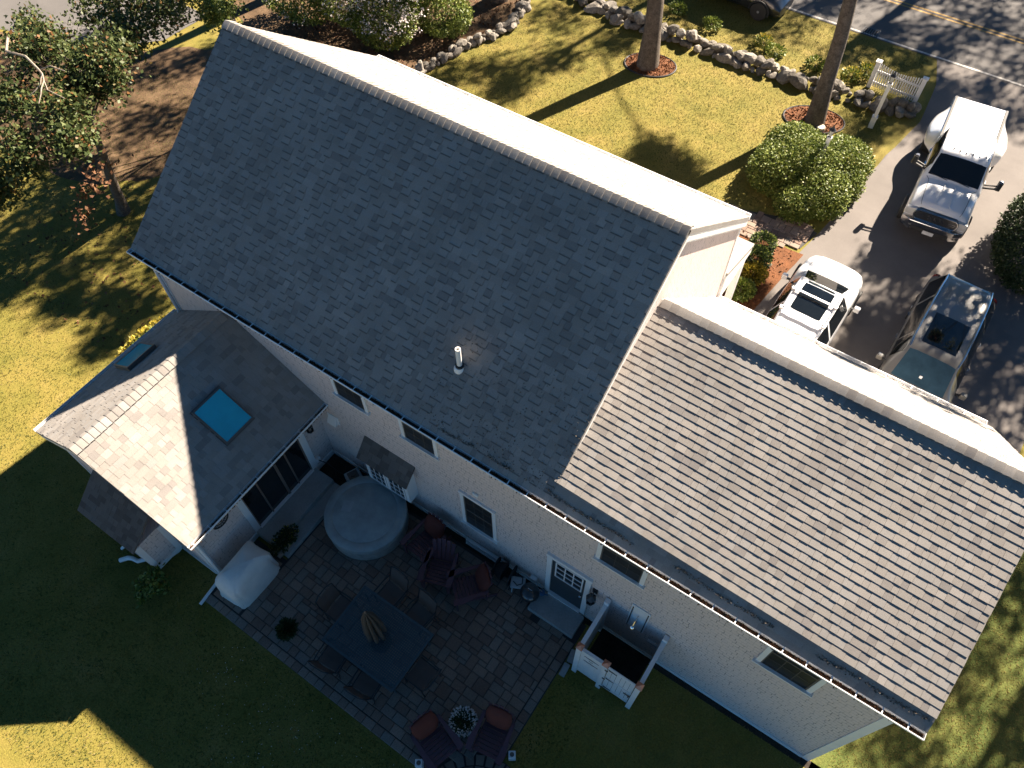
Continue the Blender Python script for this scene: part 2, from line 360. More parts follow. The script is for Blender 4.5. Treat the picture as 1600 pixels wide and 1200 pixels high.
def paver_mesh(w, h, z=.02):
    k = (round(w, 3), round(h, 3))
    if k not in pmesh:
        m = MB(); g = .006; b = .012
        m.add([(g, g, 0), (w-g, g, 0), (w-g, h-g, 0), (g, h-g, 0), (g, g, z+.012), (w-g, g, z+.012), (w-g, h-g, z+.012), (g, h-g, z+.012),
               (g+b, g+b, z+.02), (w-g-b, g+b, z+.02), (w-g-b, h-g-b, z+.02), (g+b, h-g-b, z+.02)],
              [(0, 1, 5, 4), (1, 2, 6, 5), (2, 3, 7, 6), (3, 0, 4, 7), (4, 5, 9, 8), (5, 6, 10, 9), (6, 7, 11, 10), (7, 4, 8, 11), (8, 9, 10, 11)], 0)
        o = m.build('paver', 'paver'); pmesh[k] = o.data; bpy.data.objects.remove(o)
    return pmesh[k]
rest = MB()
for i, (x, y, w, h) in enumerate(cells):
    if i < 300: link('paver', paver_mesh(w, h), patio, loc=(x, y, random.uniform(-.003, .003)))
    else:
        me = paver_mesh(w, h); t = random.random(); dz = random.uniform(-.003, .003)
        rest.add([(v.co.x+x, v.co.y+y, v.co.z+dz) for v in me.vertices], [tuple(p.vertices) for p in me.polygons], t)
rest.build('paver_field', 'paver', patio, kind='stuff')
# curved setts round the fire pit
arc = MB()
for R0, n in ((1.08, 32), (.86, 26)):
    for k in range(n):
        a0 = 2*math.pi*k/n+.02; a1 = 2*math.pi*(k+1)/n-.02; t = random.random(); q = []
        for z in (0, .033):
            for a, R in ((a0, R0-.1), (a1, R0-.1), (a1, R0+.1), (a0, R0+.1)): q.append((12.35+R*math.cos(a), -4.6+R*math.sin(a), z))
        arc.add(q, [(4, 5, 6, 7), (0, 1, 5, 4), (1, 2, 6, 5), (2, 3, 7, 6), (3, 0, 4, 7)], t)
arc.build('sett_ring', 'paver', patio, kind='stuff')
wk = MB()
for (X, Y, w, h) in pack(4.0, 12.0, 12.3, 14.9, .1, lambda x, y: (13.1+(.0 if x < 9.9 else (x-9.9)*.3)) < y < 14.2+max(0, (x-9.6)*.32) and x < 11.75, 9):
    me = paver_mesh(w, h); wk.add([(v.co.x+X, v.co.y+Y, v.co.z+.008) for v in me.vertices], [tuple(p.vertices) for p in me.polygons], random.random())
wk.build('brick_field', 'paver', walk, kind='stuff')

# ------------------------------------------------------------------ the house
house = thing('house', 'grey shingled house with charcoal roofs, rear sunroom and attached garage wing', 'house')
WX0, WX1 = .18, 10.935                                        # main side walls
GY = 8.30                                                    # main front wall
WALLX = 17.5
ZB_L, ZB_R = .075, .050
def rear(t): return (t*WR, HE+t*(HR-HE))
# bodies
m = MB(); m.prism([(YW, 0), (YW, HE-.03), (WR, HR-.16), (GY, HE-.03), (GY, 0)], 'x', WX0, WX1); m.build('wall', 'siding', house)
yl, zl = rear(.06)
m = MB(); m.prism([(YW+.001, .0), (YW+.001, HE-.05), (yl+.1, zl-.10), (3.823, 6.9279-.16), (7.85, 2.70), (7.85, 0)], 'x', WX1+.001, WALLX); m.build('wall', 'siding', house)
m = MB(); m.prism([(.36, 0), (.36, 2.80), (2.4477, 4.34), (4.45, 2.80), (4.45, 0)], 'y', -3.86, YW-.002); m.build('wall', 'siding', house)
# roof decks, bilinear quads (A eave left, B eave right, C ridge right, D ridge left)
def V3(*a): return np.array(a, float)
def deck(name, A, B, C_, D, th=.10, down=None):
    A, B, C_, D = map(lambda q: V3(*q), (A, B, C_, D)); n = np.cross(B-A, D-A); n /= np.linalg.norm(n)
    if n[2] < 0: n = -n
    m = MB(); m.add([A, B, C_, D, A-n*th, B-n*th, C_-n*th, D-n*th], [(0, 1, 2, 3), (7, 6, 5, 4), (0, 1, 5, 4), (1, 2, 6, 5), (2, 3, 7, 6), (3, 0, 4, 7)], .5)
    return m.build(name, 'shingle', house), n
EXPO = .1429
RECT_MESH = {}
def shingle_local(w, th, d):
    lift = .0045 if th > .012 else 0
    # u along eave, v upslope, w normal; the butt hangs at v=0
    return [(0, 0, th), (w, 0, th), (w, d, .002+lift), (0, d, .002+lift), (0, 0, 0), (w, 0, 0)], [(0, 1, 2, 3), (4, 5, 1, 0), (5, 2, 1), (4, 0, 3)]
ALL300 = []
def shingle_slope(roof, A, B, C_, D, seed, single=None, thick=1.0, band=False, step=1.0):
    r = random.Random(seed); A, B, C_, D = map(lambda q: V3(*q), (A, B, C_, D))
    S = np.linalg.norm(D-A); L = np.linalg.norm(B-A); n = np.cross(B-A, D-A); n /= np.linalg.norm(n)
    if n[2] < 0: n = -n
    nc = int(round(S/EXPO)); ex = S/nc; U = (B-A)/L; Vv = (D-A)/S
    def P(u, v, h): a = A+(B-A)*u; b = D+(C_-D)*u; return a+(b-a)*v+n*h
    mb = MB(); singles = []; bands = MB()
    for c in range(nc):
        x = -r.random()*.2; v0 = c/nc; tilt = r.uniform(-.0025, .0025); hi = r.random() < .5
        while x < L:
            hi = not hi
            w = r.choice((.12, .16, .20, .24) if hi else (.10, .14, .20, .28)); a = max(x, 0); b = min(x+w, L); x += w
            if b-a < .02: continue
            th = (.0095+(.004*step if hi else 0))*thick; lift = (.0045*step if hi else 0)*thick
            v1 = min((c+1.0)/nc, 1.0)
            vb = v0-(.006+r.random()*.005)/S if c else v0-.012/S
            vb += 0
            if band and hi and c: e_ = vb-.020/S; bands.add([P((a+.004)/L, e_, .0155*thick), P((b-.004)/L, e_, .0155*thick), P((b-.004)/L, vb+.004/S, .0165*thick), P((a+.004)/L, vb+.004/S, .0165*thick)], [(0, 1, 2, 3)], 0)  # dark strip below each raised tab, its shadow line put into the colour
            if single and len(singles) < 300 and single(a, v0*S) and b-a > w-1e-6:
                singles.append((a, vb*S, w, th, v1*S-vb*S)); continue
            g = .0015
            u0 = (a+g)/L; u1 = (b-g)/L
            q = [P(u0, vb, th), P(u1, vb, th), P(u1, v1, .002+lift), P(u0, v1, .002+lift), P(u0, vb, -.002), P(u1, vb, -.002)]
            mb.add(q, [(0, 1, 2, 3), (4, 5, 1, 0), (5, 2, 1), (4, 0, 3)], r.random())
    mb.build('shingle_field', 'shingle', roof, fixn=False, kind='stuff')
    if band: bands.build('painted_tab_shadow', 'tab_shadow_paint', roof, fixn=False, kind='stuff')
    if single:
        R = Matrix(((U[0], Vv[0], n[0], 0), (U[1], Vv[1], n[1], 0), (U[2], Vv[2], n[2], 0), (0, 0, 0, 1)))
        for a, vb, w, th, d in singles:
            k = (round(w, 2), round(th, 4), round(d, 2))
            if k not in RECT_MESH:
                mm = MB(); vs, fs = shingle_local(w-.003, th, d); mm.add(vs, fs, 0)
                o = mm.build('shingle', 'shingle', fixn=False); RECT_MESH[k] = o.data; bpy.data.objects.remove(o)
            M = R.copy(); M.translation = Vector(A+U*a+Vv*vb)
            o = link('shingle', RECT_MESH[k], roof); o.matrix_local = M; ALL300.append(o)
    return n
# main roof
A = (0, 0, HE); B = (LM, 0, HE); Cc = (LM, WR, HR); D = (0, WR, HR)
rm, _ = deck('roof', A, B, Cc, D)
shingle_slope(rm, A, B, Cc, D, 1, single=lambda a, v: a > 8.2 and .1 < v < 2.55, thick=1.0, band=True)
A2 = (LM, 2*WR, HE); D2 = (0, 2*WR, HE)
rm2, _ = deck('roof', D2, A2, (LM, WR, HR-.0005), (0, WR, HR-.0005))
shingle_slope(rm2, D2, A2, (LM, WR, HR), (0, WR, HR), 2)
# wing: steep strip continuing the main slope, then the long low slope
bl = rear(ZB_L); br = rear(ZB_R); RY, RZ = 3.823, 6.9279; FY, FZ = 8.0633, 2.7551
r3, _ = deck('roof', (LM-.003, .001, HE-.001), (LW, 0, HE), (LW, br[0], br[1]), (LM-.003, *bl), th=.08)
shingle_slope(r3, (LM-.003, 0, HE), (LW, 0, HE), (LW, br[0], br[1]), (LM-.003, *bl), 3, thick=.8)
r4, _ = deck('roof', (10.93, bl[0], bl[1]), (LW, br[0], br[1]), (LW, RY, RZ), (10.93, RY, RZ), th=.09)
shingle_slope(r4, (10.93, bl[0]-.012, bl[1]+.012), (LW, br[0]-.012, br[1]+.012), (LW, RY, RZ), (10.93, RY, RZ), 4, thick=1.3, step=.42)
r5, _ = deck('roof', (10.87, FY, FZ), (LW, FY, FZ), (LW, RY, RZ-.0005), (10.87, RY, RZ-.0005), th=.09)
shingle_slope(r5, (10.87, FY, FZ), (LW, FY, FZ), (LW, RY, RZ), (10.87, RY, RZ), 5)
# sunroom
AX1, AX2, AXR, AZR, AZE, AY = .0421, 4.8841, 2.4477, 4.4785, 2.8608, -4.013
r6, _ = deck('roof', (AX2, AY, AZE), (AX2, YW, AZE), (AXR, YW, AZR), (AXR, AY, AZR), th=.09)
shingle_slope(r6, (AX2, AY, AZE), (AX2, YW, AZE), (AXR, YW, AZR), (AXR, AY, AZR), 6, thick=.9, band=False)
r7, _ = deck('roof', (AX1, YW, AZE), (AX1, AY, AZE), (AXR, AY, AZR-.0005), (AXR, YW, AZR-.0005), th=.09)
shingle_slope(r7, (AX1, YW, AZE), (AX1, AY, AZE), (AXR, AY, AZR), (AXR, YW, AZR), 7)
# ridge caps, one rounded cap after another
def ridge_caps(roof, P0, P1, sl_a, sl_b, side, step=.15, half=.155, flat=.68, lift=.030):
    """side: horizontal unit vector towards slope a; sl = fall per metre on each side"""
    P0 = Vector(P0); P1 = Vector(P1); d = (P1-P0).normalized(); L = (P1-P0).length; n = int(L/step); s = Vector(side)
    mb = MB(); prof = []
    for t in (-1, -.66, -.33, 0, .33, .66, 1):
        w = t*half; z = -abs(w)*(sl_a if t > 0 else sl_b)*flat+.030+.016*(1-t*t)
        prof.append((w, z))
    rows = []
    for (yy, up) in ((0, -.012), (0, lift-.008), (step*.3, lift-.006), (step+.03, .0)):
        rows.append([tuple(d*yy+s*w+Vector((0, 0, z+up))) for w, z in prof])
    mb.grid(rows); o = mb.build('ridge_cap', 'shingle', None, smooth=True); me = o.data; bpy.data.objects.remove(o)
    for i in range(n): link('ridge_cap', me, roof, loc=P0+d*(i*step))
mp = (HR-HE)/WR
ridge_caps(rm, (LM-.0, WR, HR), (0, WR, HR), mp, mp, (0, -1, 0))
ridge_caps(r4, (LW, RY, RZ), (10.93, RY, RZ), (RZ-bl[1])/(RY-bl[0]), (RZ-FZ)/(FY-RY), (0, -1, 0), flat=.85, lift=.024)
ap = (AZR-AZE)/(AX2-AXR)
ridge_caps(r6, (AXR, AY, AZR), (AXR, YW-.05, AZR), ap, ap, (1, 0, 0), flat=.85, lift=.022)

# gutters
def gutter(P0, P1, out, bracket=.405, litter=.7, seed=1, w=.125, h=.11):
    P0 = Vector(P0); P1 = Vector(P1); d = (P1-P0).normalized(); L = (P1-P0).length; o = Vector(out)
    def Q(t, a, z): return tuple(P0+d*t+o*a+Vector((0, 0, z)))
    th = .004
    prof = [(0, 0), (0, -h), (w*.72, -h), (w*.8, -h*.5), (w, -h*.35), (w, -.0), (w-.016, .004), (w-.016, -.006), (w-.006, -.01), (w-.006, -h*.33), (w*.78-.004, -h*.5), (w*.70, -h+th), (th, -h+th), (th, 0)]
    mb = MB(); n = len(prof)
    vs = [Q(0, *p) for p in prof]+[Q(L, *p) for p in prof]
    mb.add(vs, [(i, (i+1) % n, n+(i+1) % n, n+i) for i in range(n)])
    for t in (0, L-.004):
        q = [Q(t, a, z) for a, z in prof[:6]]+[Q(t+.004, a, z) for a, z in prof[:6]]
        mb.add(q, [(0, 1, 2, 3, 4, 5), (11, 10, 9, 8, 7, 6)]+[(i, (i+1) % 6, 6+(i+1) % 6, 6+i) for i in range(6)])
    g = mb.build('gutter', 'gutter_metal', house)
    bm_ = MB(); bm_.bar((0, 0, 0), tuple(o*(w-.004)), .018, .006); ob = bm_.build('gutter_bracket', 'gutter_metal'); me = ob.data; bpy.data.objects.remove(ob)
    k = .12
    while k < L: link('gutter_bracket', me, g, loc=P0+d*k+Vector((0, 0, .0055))); k += bracket*random.uniform(.97, 1.03)
    r = np.random.default_rng(seed); N = int(L*500*litter)
    t = r.random(N)*L; keep = (np.sin(t*1.7+seed)+np.sin(t*.6+seed*2) > -1.2); t = t[keep]; N = len(t)
    a = r.random(N)*(w*.75)+.006; z = -h+.008+r.random(N)*.035
    P = np.array(P0)+np.outer(t, np.array(d))+np.outer(a, np.array(o)); P[:, 2] += z
    leaves('leaf_litter', 'litter', P, .035, g, up=1.5, seed=seed, kind='stuff')
    m2 = MB(); m2.add([Q(.01, .008, -h+.012), Q(L-.01, .008, -h+.012), Q(L-.01, w*.72, -h+.012), Q(.01, w*.72, -h+.012)], [(0, 1, 2, 3)], .1)
    m2.build('silt', 'soil', g, fixn=False)
    return g
gutter((-.02, -.012, HE-.015), (LW, -.012, HE-.015), (0, -1, 0), seed=3)
gutter((-.0, 2*WR+.012, HE-.015), (LM, 2*WR+.012, HE-.015), (0, 1, 0), bracket=.6, litter=.25, seed=4)
gutter((11.01, FY+.012, FZ-.015), (17.62, FY+.012, FZ-.015), (0, 1, 0), bracket=.6, litter=.35, seed=5)
gutter((AX2+.012, AY, AZE-.015), (AX2+.012, YW-.005, AZE-.015), (1, 0, 0), bracket=.45, litter=.6, seed=6, w=.11)
gutter((AX1-.012, YW-.005, AZE-.015), (AX1-.012, AY, AZE-.015), (-1, 0, 0), bracket=.6, litter=.15, seed=7, w=.11)

# fascias, rakes, soffits, corner boards, base trim
def part(name, mat, fn, **k): m = MB(); fn(m); return m.build(name, mat, house, **k)
part('soffit', 'trim', lambda m: m.box(0, LW, -.006, YW, HE-.15, HE-.125))
part('fascia', 'trim', lambda m: m.box(0, LW, -.010, .012, HE-.17, HE-.103))
part('soffit', 'trim', lambda m: m.box(0, LM-.02, GY, 2*WR-.005, HE-.15, HE-.125))
part('fascia', 'trim', lambda m: m.box(0, LM-.01, 2*WR-.012, 2*WR+.010, HE-.17, HE-.103))
part('fascia', 'trim', lambda m: m.box(11.01, LW, FY-.012, FY+.010, FZ-.19, FZ-.095))
def rake(x0, x1, pts, dz=.20):
    def f(m):
        for (y0, z0), (y1, z1) in zip(pts, pts[1:]):
            m.add([(x0, y0, z0), (x1, y0, z0), (x1, y1, z1), (x0, y1, z1), (x0, y0, z0-dz), (x1, y0, z0-dz), (x1, y1, z1-dz), (x0, y1, z1-dz)],
                  [(0, 1, 2, 3), (7, 6, 5, 4), (0, 4, 5, 1), (1, 5, 6, 2), (2, 6, 7, 3), (3, 7, 4, 0)])
    part('rake_board', 'trim', f)
rake(LM-.035, LM-.006, [(0, HE-.11), (WR, HR-.11), (2*WR, HE-.11)], .18)
rake(.006, .035, [(0, HE-.11), (WR, HR-.11), (2*WR, HE-.11)], .18)
rake(LM-.065, LM-.036, [(YW, HE-.13), (WR, HR-.25), (GY, HE-.13)], .10)
rake(LW-.035, LW-.006, [(0.0, HE-.09), (br[0], br[1]-.09), (RY, RZ-.1), (FY, FZ-.1)], .17)
def rakey(y0, y1, pts, dz=.18):
    def f(m):
        for (a0, z0), (a1, z1) in zip(pts, pts[1:]):
            m.add([(a0, y0, z0), (a0, y1, z0), (a1, y1, z1), (a1, y0, z1), (a0, y0, z0-dz), (a0, y1, z0-dz), (a1, y1, z1-dz), (a1, y0, z1-dz)],
                  [(0, 1, 2, 3), (7, 6, 5, 4), (0, 4, 5, 1), (1, 5, 6, 2), (2, 6, 7, 3), (3, 7, 4, 0)])
    part('rake_board', 'trim', f)
rakey(AY+.006, AY+.035, [(AX1, AZE-.1), (AXR, AZR-.1), (AX2, AZE-.1)], .16)
part('fascia', 'trim', lambda m: m.box(AX2-.012, AX2+.010, AY+.036, YW-.005, AZE-.18, AZE-.095))
part('soffit', 'trim', lambda m: m.box(4.45, AX2-.013, AY+.036, YW-.005, AZE-.175, AZE-.15))
for (a, b, c, d, z0, z1) in ((WX1-.10, WX1+.014, GY-.12, GY+.018, 0, HE-.06), (WX0-.018, WX0+.12, YW-.02, YW+.1, 0, HE-.16),
                             (WALLX-.13, WALLX+.02, YW-.02, YW+.10, 0, HE-.16), (4.33, 4.47, -3.88, -3.75, .0, 2.72), (.34, .46, -3.88, -3.76, .0, 2.72)):
    part('corner_board', 'trim', lambda m: m.box(a, b, c, d, z0, z1))
part('base_trim', 'trim', lambda m: m.box(4.47, WALLX-.14, YW-.035, YW-.001, .02, .16))
part('base_trim', 'trim', lambda m: m.box(4.451, 4.487, -3.745, .14, .04, .22))
part('base_trim', 'trim', lambda m: m.box(.47, 4.32, -3.895, -3.862, .04, .22))

# windows and doors, built in a wall frame (x along the wall, y out of it, z up)
def wall_matrix(origin, along, out):
    a = Vector(along); o = Vector(out); M = Matrix(((a.x, o.x, 0, 0), (a.y, o.y, 0, 0), (0, 0, 1, 0), (0, 0, 0, 1))); M.translation = Vector(origin); return M
REAR = wall_matrix((0, YW, 0), (-1, 0, 0), (0, -1, 0))      # local x = -world x
def window(x0, x1, z0, z1, cols, rows, M=REAR, flip=True, case=.09, hung=True, name='window', glass='window_glass', parent=None):
    if flip: x0, x1 = -x1, -x0
    m = MB(); p = .035
    m.box(x0, x0+case, .001, p, z0, z1); m.box(x1-case, x1, .001, p, z0, z1); m.box(x0-.015, x1+.015, .001, p+.012, z1, z1+case*1.05); 
    w = m.build(name, 'trim', parent or house)
    w.matrix_local = M
    m = MB(); m.box(x0-.04, x1+.04, .001, p+.045, z0-.035, z0); m.build('sill', 'trim', w)
    a, b = x0+case, x1-case
    m = MB(); m.box(a, b, .002, .008, z0, z1); m.build('pane', glass, w)
    m = MB(); s = .028
    m.box(a, a+s, .009, .022, z0, z1); m.box(b-s, b, .009, .022, z0, z1); m.box(a+s, b-s, .009, .022, z0, z0+s); m.box(a+s, b-s, .009, .022, z1-s, z1)
    if hung: m.box(a+s, b-s, .009, .024, (z0+z1)/2-.02, (z0+z1)/2+.02)
    m.build('sash', 'frame_dark' if glass == 'screen_glass' else 'trim', w)
    if cols:
        m = MB()
        for i in range(1, cols): x = a+s+(b-a-2*s)*i/cols; m.box(x-.006, x+.006, .009, .015, z0+s, z1-s)
        for i in range(1, rows):
            z = z0+(z1-z0)*i/rows
            if not (hung and abs(z-(z0+z1)/2) < .03): m.box(a+s, b-s, .009, .0145, z-.006, z+.006)
        m.build('muntin', 'frame_dark', w)
    return w
for x0, x1, z0, z1 in ((5.50, 6.44, 3.84, 4.98), (7.33, 8.29, 3.77, 4.98), (12.03, 13.06, 3.70, 4.98), (15.36, 16.4, 3.56, 4.98)):
    window(x0, x1, z0, z1, 3, 4, glass='screen_glass')
window(8.73, 9.67, 1.18, 2.66, 3, 4, glass='screen_glass')
# small boxed garden window with its own shingled hood
bw = MB(); bw.box(-7.36, -6.10, .001, .30, .92, 1.98); bw = bw.build('garden_window', 'trim', house); bw.matrix_local = REAR
m = MB(); m.add([(-7.46, .001, 2.42), (-6.00, .001, 2.42), (-6.00, .40, 1.99), (-7.46, .40, 1.99), (-7.46, .001, 2.36), (-6.00, .001, 2.36), (-6.00, .40, 1.95), (-7.46, .40, 1.95)],
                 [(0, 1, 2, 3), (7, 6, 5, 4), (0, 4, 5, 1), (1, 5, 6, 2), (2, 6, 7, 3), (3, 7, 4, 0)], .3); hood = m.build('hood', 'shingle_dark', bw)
m = MB()
for k in range(4):
    x = -7.46
    while x < -6.02:
        w_ = min(random.choice((.12, .18, .24)), -6.0-x)
        f0, f1 = k/4, (k+1)/4+.02; th = random.choice((.006, .012))
        def H(f, x, e): return (x, .40*(1-f)+.02*(1-f), 1.99+(2.42-1.99)*f+e)
        m.add([H(f0, x, th+.003), H(f0, x+w_-.004, th+.003), H(f1, x+w_-.004, .004), H(f1, x, .004), H(f0, x, 0), H(f0, x+w_-.004, 0)], [(0, 1, 2, 3), (4, 5, 1, 0), (5, 2, 1), (4, 0, 3)]); x += w_
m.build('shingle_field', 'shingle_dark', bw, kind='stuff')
for a, b in ((-7.26, -6.77), (-6.69, -6.20)):
    m = MB(); m.box(a, b, .301, .306, 1.00, 1.90); pn = m.build('pane', 'window_glass', bw)
    m = MB(); m.box(a, a+.035, .307, .325, 1.0, 1.9); m.box(b-.035, b, .307, .325, 1.0, 1.9); m.box(a+.035, b-.035, .307, .325, 1.0, 1.03); m.box(a+.035, b-.035, .307, .325, 1.87, 1.9)
    for i in (1, 2): x = a+(b-a)*i/3; m.box(x-.008, x+.008, .307, .316, 1.03, 1.87)
    for i in (1, 2, 3): z = 1+.9*i/4; m.box(a+.035, b-.035, .307, .3155, z-.008, z+.008)
    m.build('sash', 'rail_white', bw)
# back door
def onrear(name, mat, fn, parent=house, **k):
    m = MB(); fn(m); o = m.build(name, mat, parent, **k)
    if parent is house: o.matrix_local = REAR
    return o
dr = onrear('door', 'door_dark', lambda m: m.box(-11.96, -11.13, .002, .02, .25, 2.30))
onrear('door_casing', 'trim', lambda m: (m.box(-12.08, -11.96, .001, .06, .12, 2.30), m.box(-11.13, -11.01, .001, .06, .12, 2.30), m.box(-12.10, -10.99, .001, .062, 2.30, 2.42), m.box(-11.96, -11.13, .003, .10, .17, .25)), parent=dr)
onrear('pane', 'window_glass', lambda m: m.box(-11.87, -11.25, .021, .024, 1.42, 2.18), parent=dr)
def lites(m):
    m.box(-11.90, -11.87, .021, .045, 1.39, 2.21); m.box(-11.25, -11.22, .021, .045, 1.39, 2.21); m.box(-11.87, -11.25, .021, .045, 1.39, 1.42); m.box(-11.87, -11.25, .021, .045, 2.18, 2.21)
    for i in (1, 2): x = -11.87+.62*i/3; m.box(x-.012, x+.012, .025, .04, 1.42, 2.18)
    for i in (1, 2): z = 1.42+.76*i/3; m.box(-11.87, -11.25, .025, .039, z-.012, z+.012)
onrear('muntin', 'rail_white', lites, parent=dr)
m = MB(); m.lathe((-11.90, .06, 1.18), [(.01, -.03), (.032, -.015), (.032, .015), (.01, .03)], 12); m.bar((-11.90, .02, 1.18), (-11.90, .06, 1.18), .02); m.build('handle', 'chrome', dr)
# basement window, outlet boxes, dryer vent
bwn = onrear('basement_window', 'trim', lambda m: (m.box(-9.72, -8.78, .036, .10, .16, .22), m.box(-9.72, -8.78, .036, .12, -.02, .03), m.box(-9.72, -9.64, .036, .10, .03, .16), m.box(-8.86, -8.78, .036, .10, .03, .16)))
m = MB(); m.box(-9.64, -8.86, .037, .05, .03, .16); m.build('pane', 'window_glass', bwn)
onrear('outlet_box', 'trim', lambda m: m.box(-10.78, -10.62, .001, .10, .26, .46), bevel=.01)
onrear('outlet_box', 'trim', lambda m: m.box(-9.24, -9.10, .001, .04, 2.98, 3.10), bevel=.008)
v = onrear('wall_vent', 'trim', lambda m: (m.box(-5.20, -4.86, .001, .02, 2.12, 2.42), m.prism([(.02, 2.40), (.13, 2.16), (.13, 2.14), (.02, 2.14)], 'x', -5.16, -4.90)))
# sliding glass doors of the sunroom, facing +X
SUNW = wall_matrix((4.45, 0, 0), (0, -1, 0), (1, 0, 0))     # local x = -y
m = MB(); m.box(.42, .60, .001, .05, .22, 2.68); m.box(2.47, 2.62, .001, .05, .22, 2.68); m.box(.60, 2.47, .001, .05, 2.56, 2.68); m.box(.60, 2.47, .001, .09, .22, .34)
sd = m.build('sliding_door', 'trim', house); sd.matrix_local = SUNW
m = MB(); m.box(.60, 2.47, .002, .008, .34, 2.56); m.build('pane', 'window_glass', sd)
for a, w_ in ((.60, .03), (1.06, .035), (1.38, .06), (1.98, .035), (2.44, .03)):
    m = MB(); m.box(a, a+w_, .009, .04, .34, 2.56); m.build('stile', 'frame_brown', sd)
# annex gable: boxed bay with a hipped-down shingle roof
bay = MB(); bay.box(1.50, 3.24, -4.60, -3.865, .28, 1.60); bay = bay.build('bay', 'siding', house)
m = MB()
for a, b, c, d in ((3.241, 3.262, -4.62, -4.50), (3.241, 3.262, -4.0, -3.87)): m.box(a, b, c, d, .27, 1.60)
m.box(3.2415, 3.2635, -4.50, -4.0, .27, .40); m.box(1.48, 3.2635, -4.624, -4.601, .27, .40); m.box(3.14, 3.2625, -4.623, -4.6015, .40, 1.60); m.box(1.48, 1.6, -4.623, -4.6015, .40, 1.60)
m.build('bay_trim', 'trim', bay)
for a in (1.75, 2.45):
    m = MB(); m.box(a, a+.55, -4.612, -4.602, .55, 1.5); m.build('pane', 'window_glass', bay)
    m = MB(); m.box(a-.06, a, -4.63, -4.602, .49, 1.56); m.box(a+.55, a+.61, -4.63, -4.602, .49, 1.56); m.box(a, a+.55, -4.63, -4.602, .49, .55); m.box(a, a+.55, -4.63, -4.602, 1.5, 1.56); m.build('frame', 'trim', bay)
m = MB(); m.add([(1.42, -3.865, 2.30), (3.30, -3.865, 2.30), (3.30, -4.70, 1.62), (1.42, -4.70, 1.62), (1.42, -3.865, 2.22), (3.30, -3.865, 2.22), (3.30, -4.70, 1.58), (1.42, -4.70, 1.58)],
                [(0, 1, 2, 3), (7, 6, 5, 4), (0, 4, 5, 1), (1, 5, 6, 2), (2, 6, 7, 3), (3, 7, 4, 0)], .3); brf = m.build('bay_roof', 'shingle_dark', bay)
m = MB()
for k in range(8):
    x = 1.42
    while x < 3.28:
        w_ = min(random.choice((.12, .18, .24)), 3.30-x); f0, f1 = k/8, (k+1)/8+.01; th = random.choice((.006, .012))
        def H(f, x, e): return (x, -4.71+.845*f, 1.615+(2.30-1.615)*f+e)
        m.add([H(f0, x, th+.004), H(f0, x+w_-.004, th+.004), H(f1, x+w_-.004, .005), H(f1, x, .005), H(f0, x, 0), H(f0, x+w_-.004, 0)], [(0, 1, 2, 3), (4, 5, 1, 0), (5, 2, 1), (4, 0, 3)]); x += w_
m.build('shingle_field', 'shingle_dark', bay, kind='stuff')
m = MB()
for x in (1.62, 2.37, 3.12): m.prism([(-4.55, .26), (-3.88, .26), (-3.88, .04), (-4.0, .02)], 'x', x-.04, x+.04)
m.build('bracket', 'trim', bay)
# skylights
def skylight(pts, n, name='skylight', raise_=.09):
    P = [Vector(p) for p in pts]; n = Vector(n).normalized(); c = sum(P, Vector())/4
    def ring(f, h): return [c+(p-c)*f+n*h for p in P]
    a = ring(1.04, 0); b = ring(1.04, raise_); d = ring(.95, raise_+.006); e = ring(.95, raise_-.01)
    m = MB(); m.add(a+b+d+e, [(i, (i+1) % 4, 4+(i+1) % 4, 4+i) for i in range(4)]+[(4+i, 4+(i+1) % 4, 8+(i+1) % 4, 8+i) for i in range(4)]+[(8+i, 8+(i+1) % 4, 12+(i+1) % 4, 12+i) for i in range(4)])
    s = m.build(name, 'frame_dark', house, fixn=False)
    f = ring(.955, raise_-.004); m = MB(); m.add(f, [(0, 1, 2, 3)], .5); m.build('pane', 'skylight_glass', s, fixn=False)
    g = [c+(p-c)*1.10+n*.010 for p in P]; g2 = [c+(p-c)*.95+n*.010 for p in P]
    m = MB(); m.add(g+g2, [(i, (i+1) % 4, 4+(i+1) % 4, 4+i) for i in range(4)]); m.build('flashing', 'frame_dark', s, fixn=False)
def rz(x): return AZR-(x-AXR)*ap
def lz(x): return AZR-(AXR-x)*ap
skylight([(3.36, -1.18, rz(3.36)), (4.15, -1.18, rz(4.15)), (4.15, -1.95, rz(4.15)), (3.36, -1.95, rz(3.36))], (ap, 0, 1))
skylight([(.42, -1.12, lz(.42)), (1.18, -1.12, lz(1.18)), (1.18, -1.88, lz(1.18)), (.42, -1.88, lz(.42))], (-ap, 0, 1))
# plumbing vent
m = MB(); m.lathe((8.34, 1.06, 5.95), [(.052, 0), (.052, .62), (.040, .62), (.040, .45)], 20); vp = m.build('vent_pipe', 'trim', house, smooth=True)
m = MB(); m.lathe((8.34, 1.05, 5.93), [(.115, 0), (.105, .06), (.085, .10), (.06, .11)], 20); m.build('boot', 'gutter_metal', vp, smooth=True)
m = MB(); m.lathe((8.34, 1.06, 6.0), [(.085, 0), (.08, .075), (.055, .085)], 20); m.build('collar', 'black_rubber', vp, smooth=True)
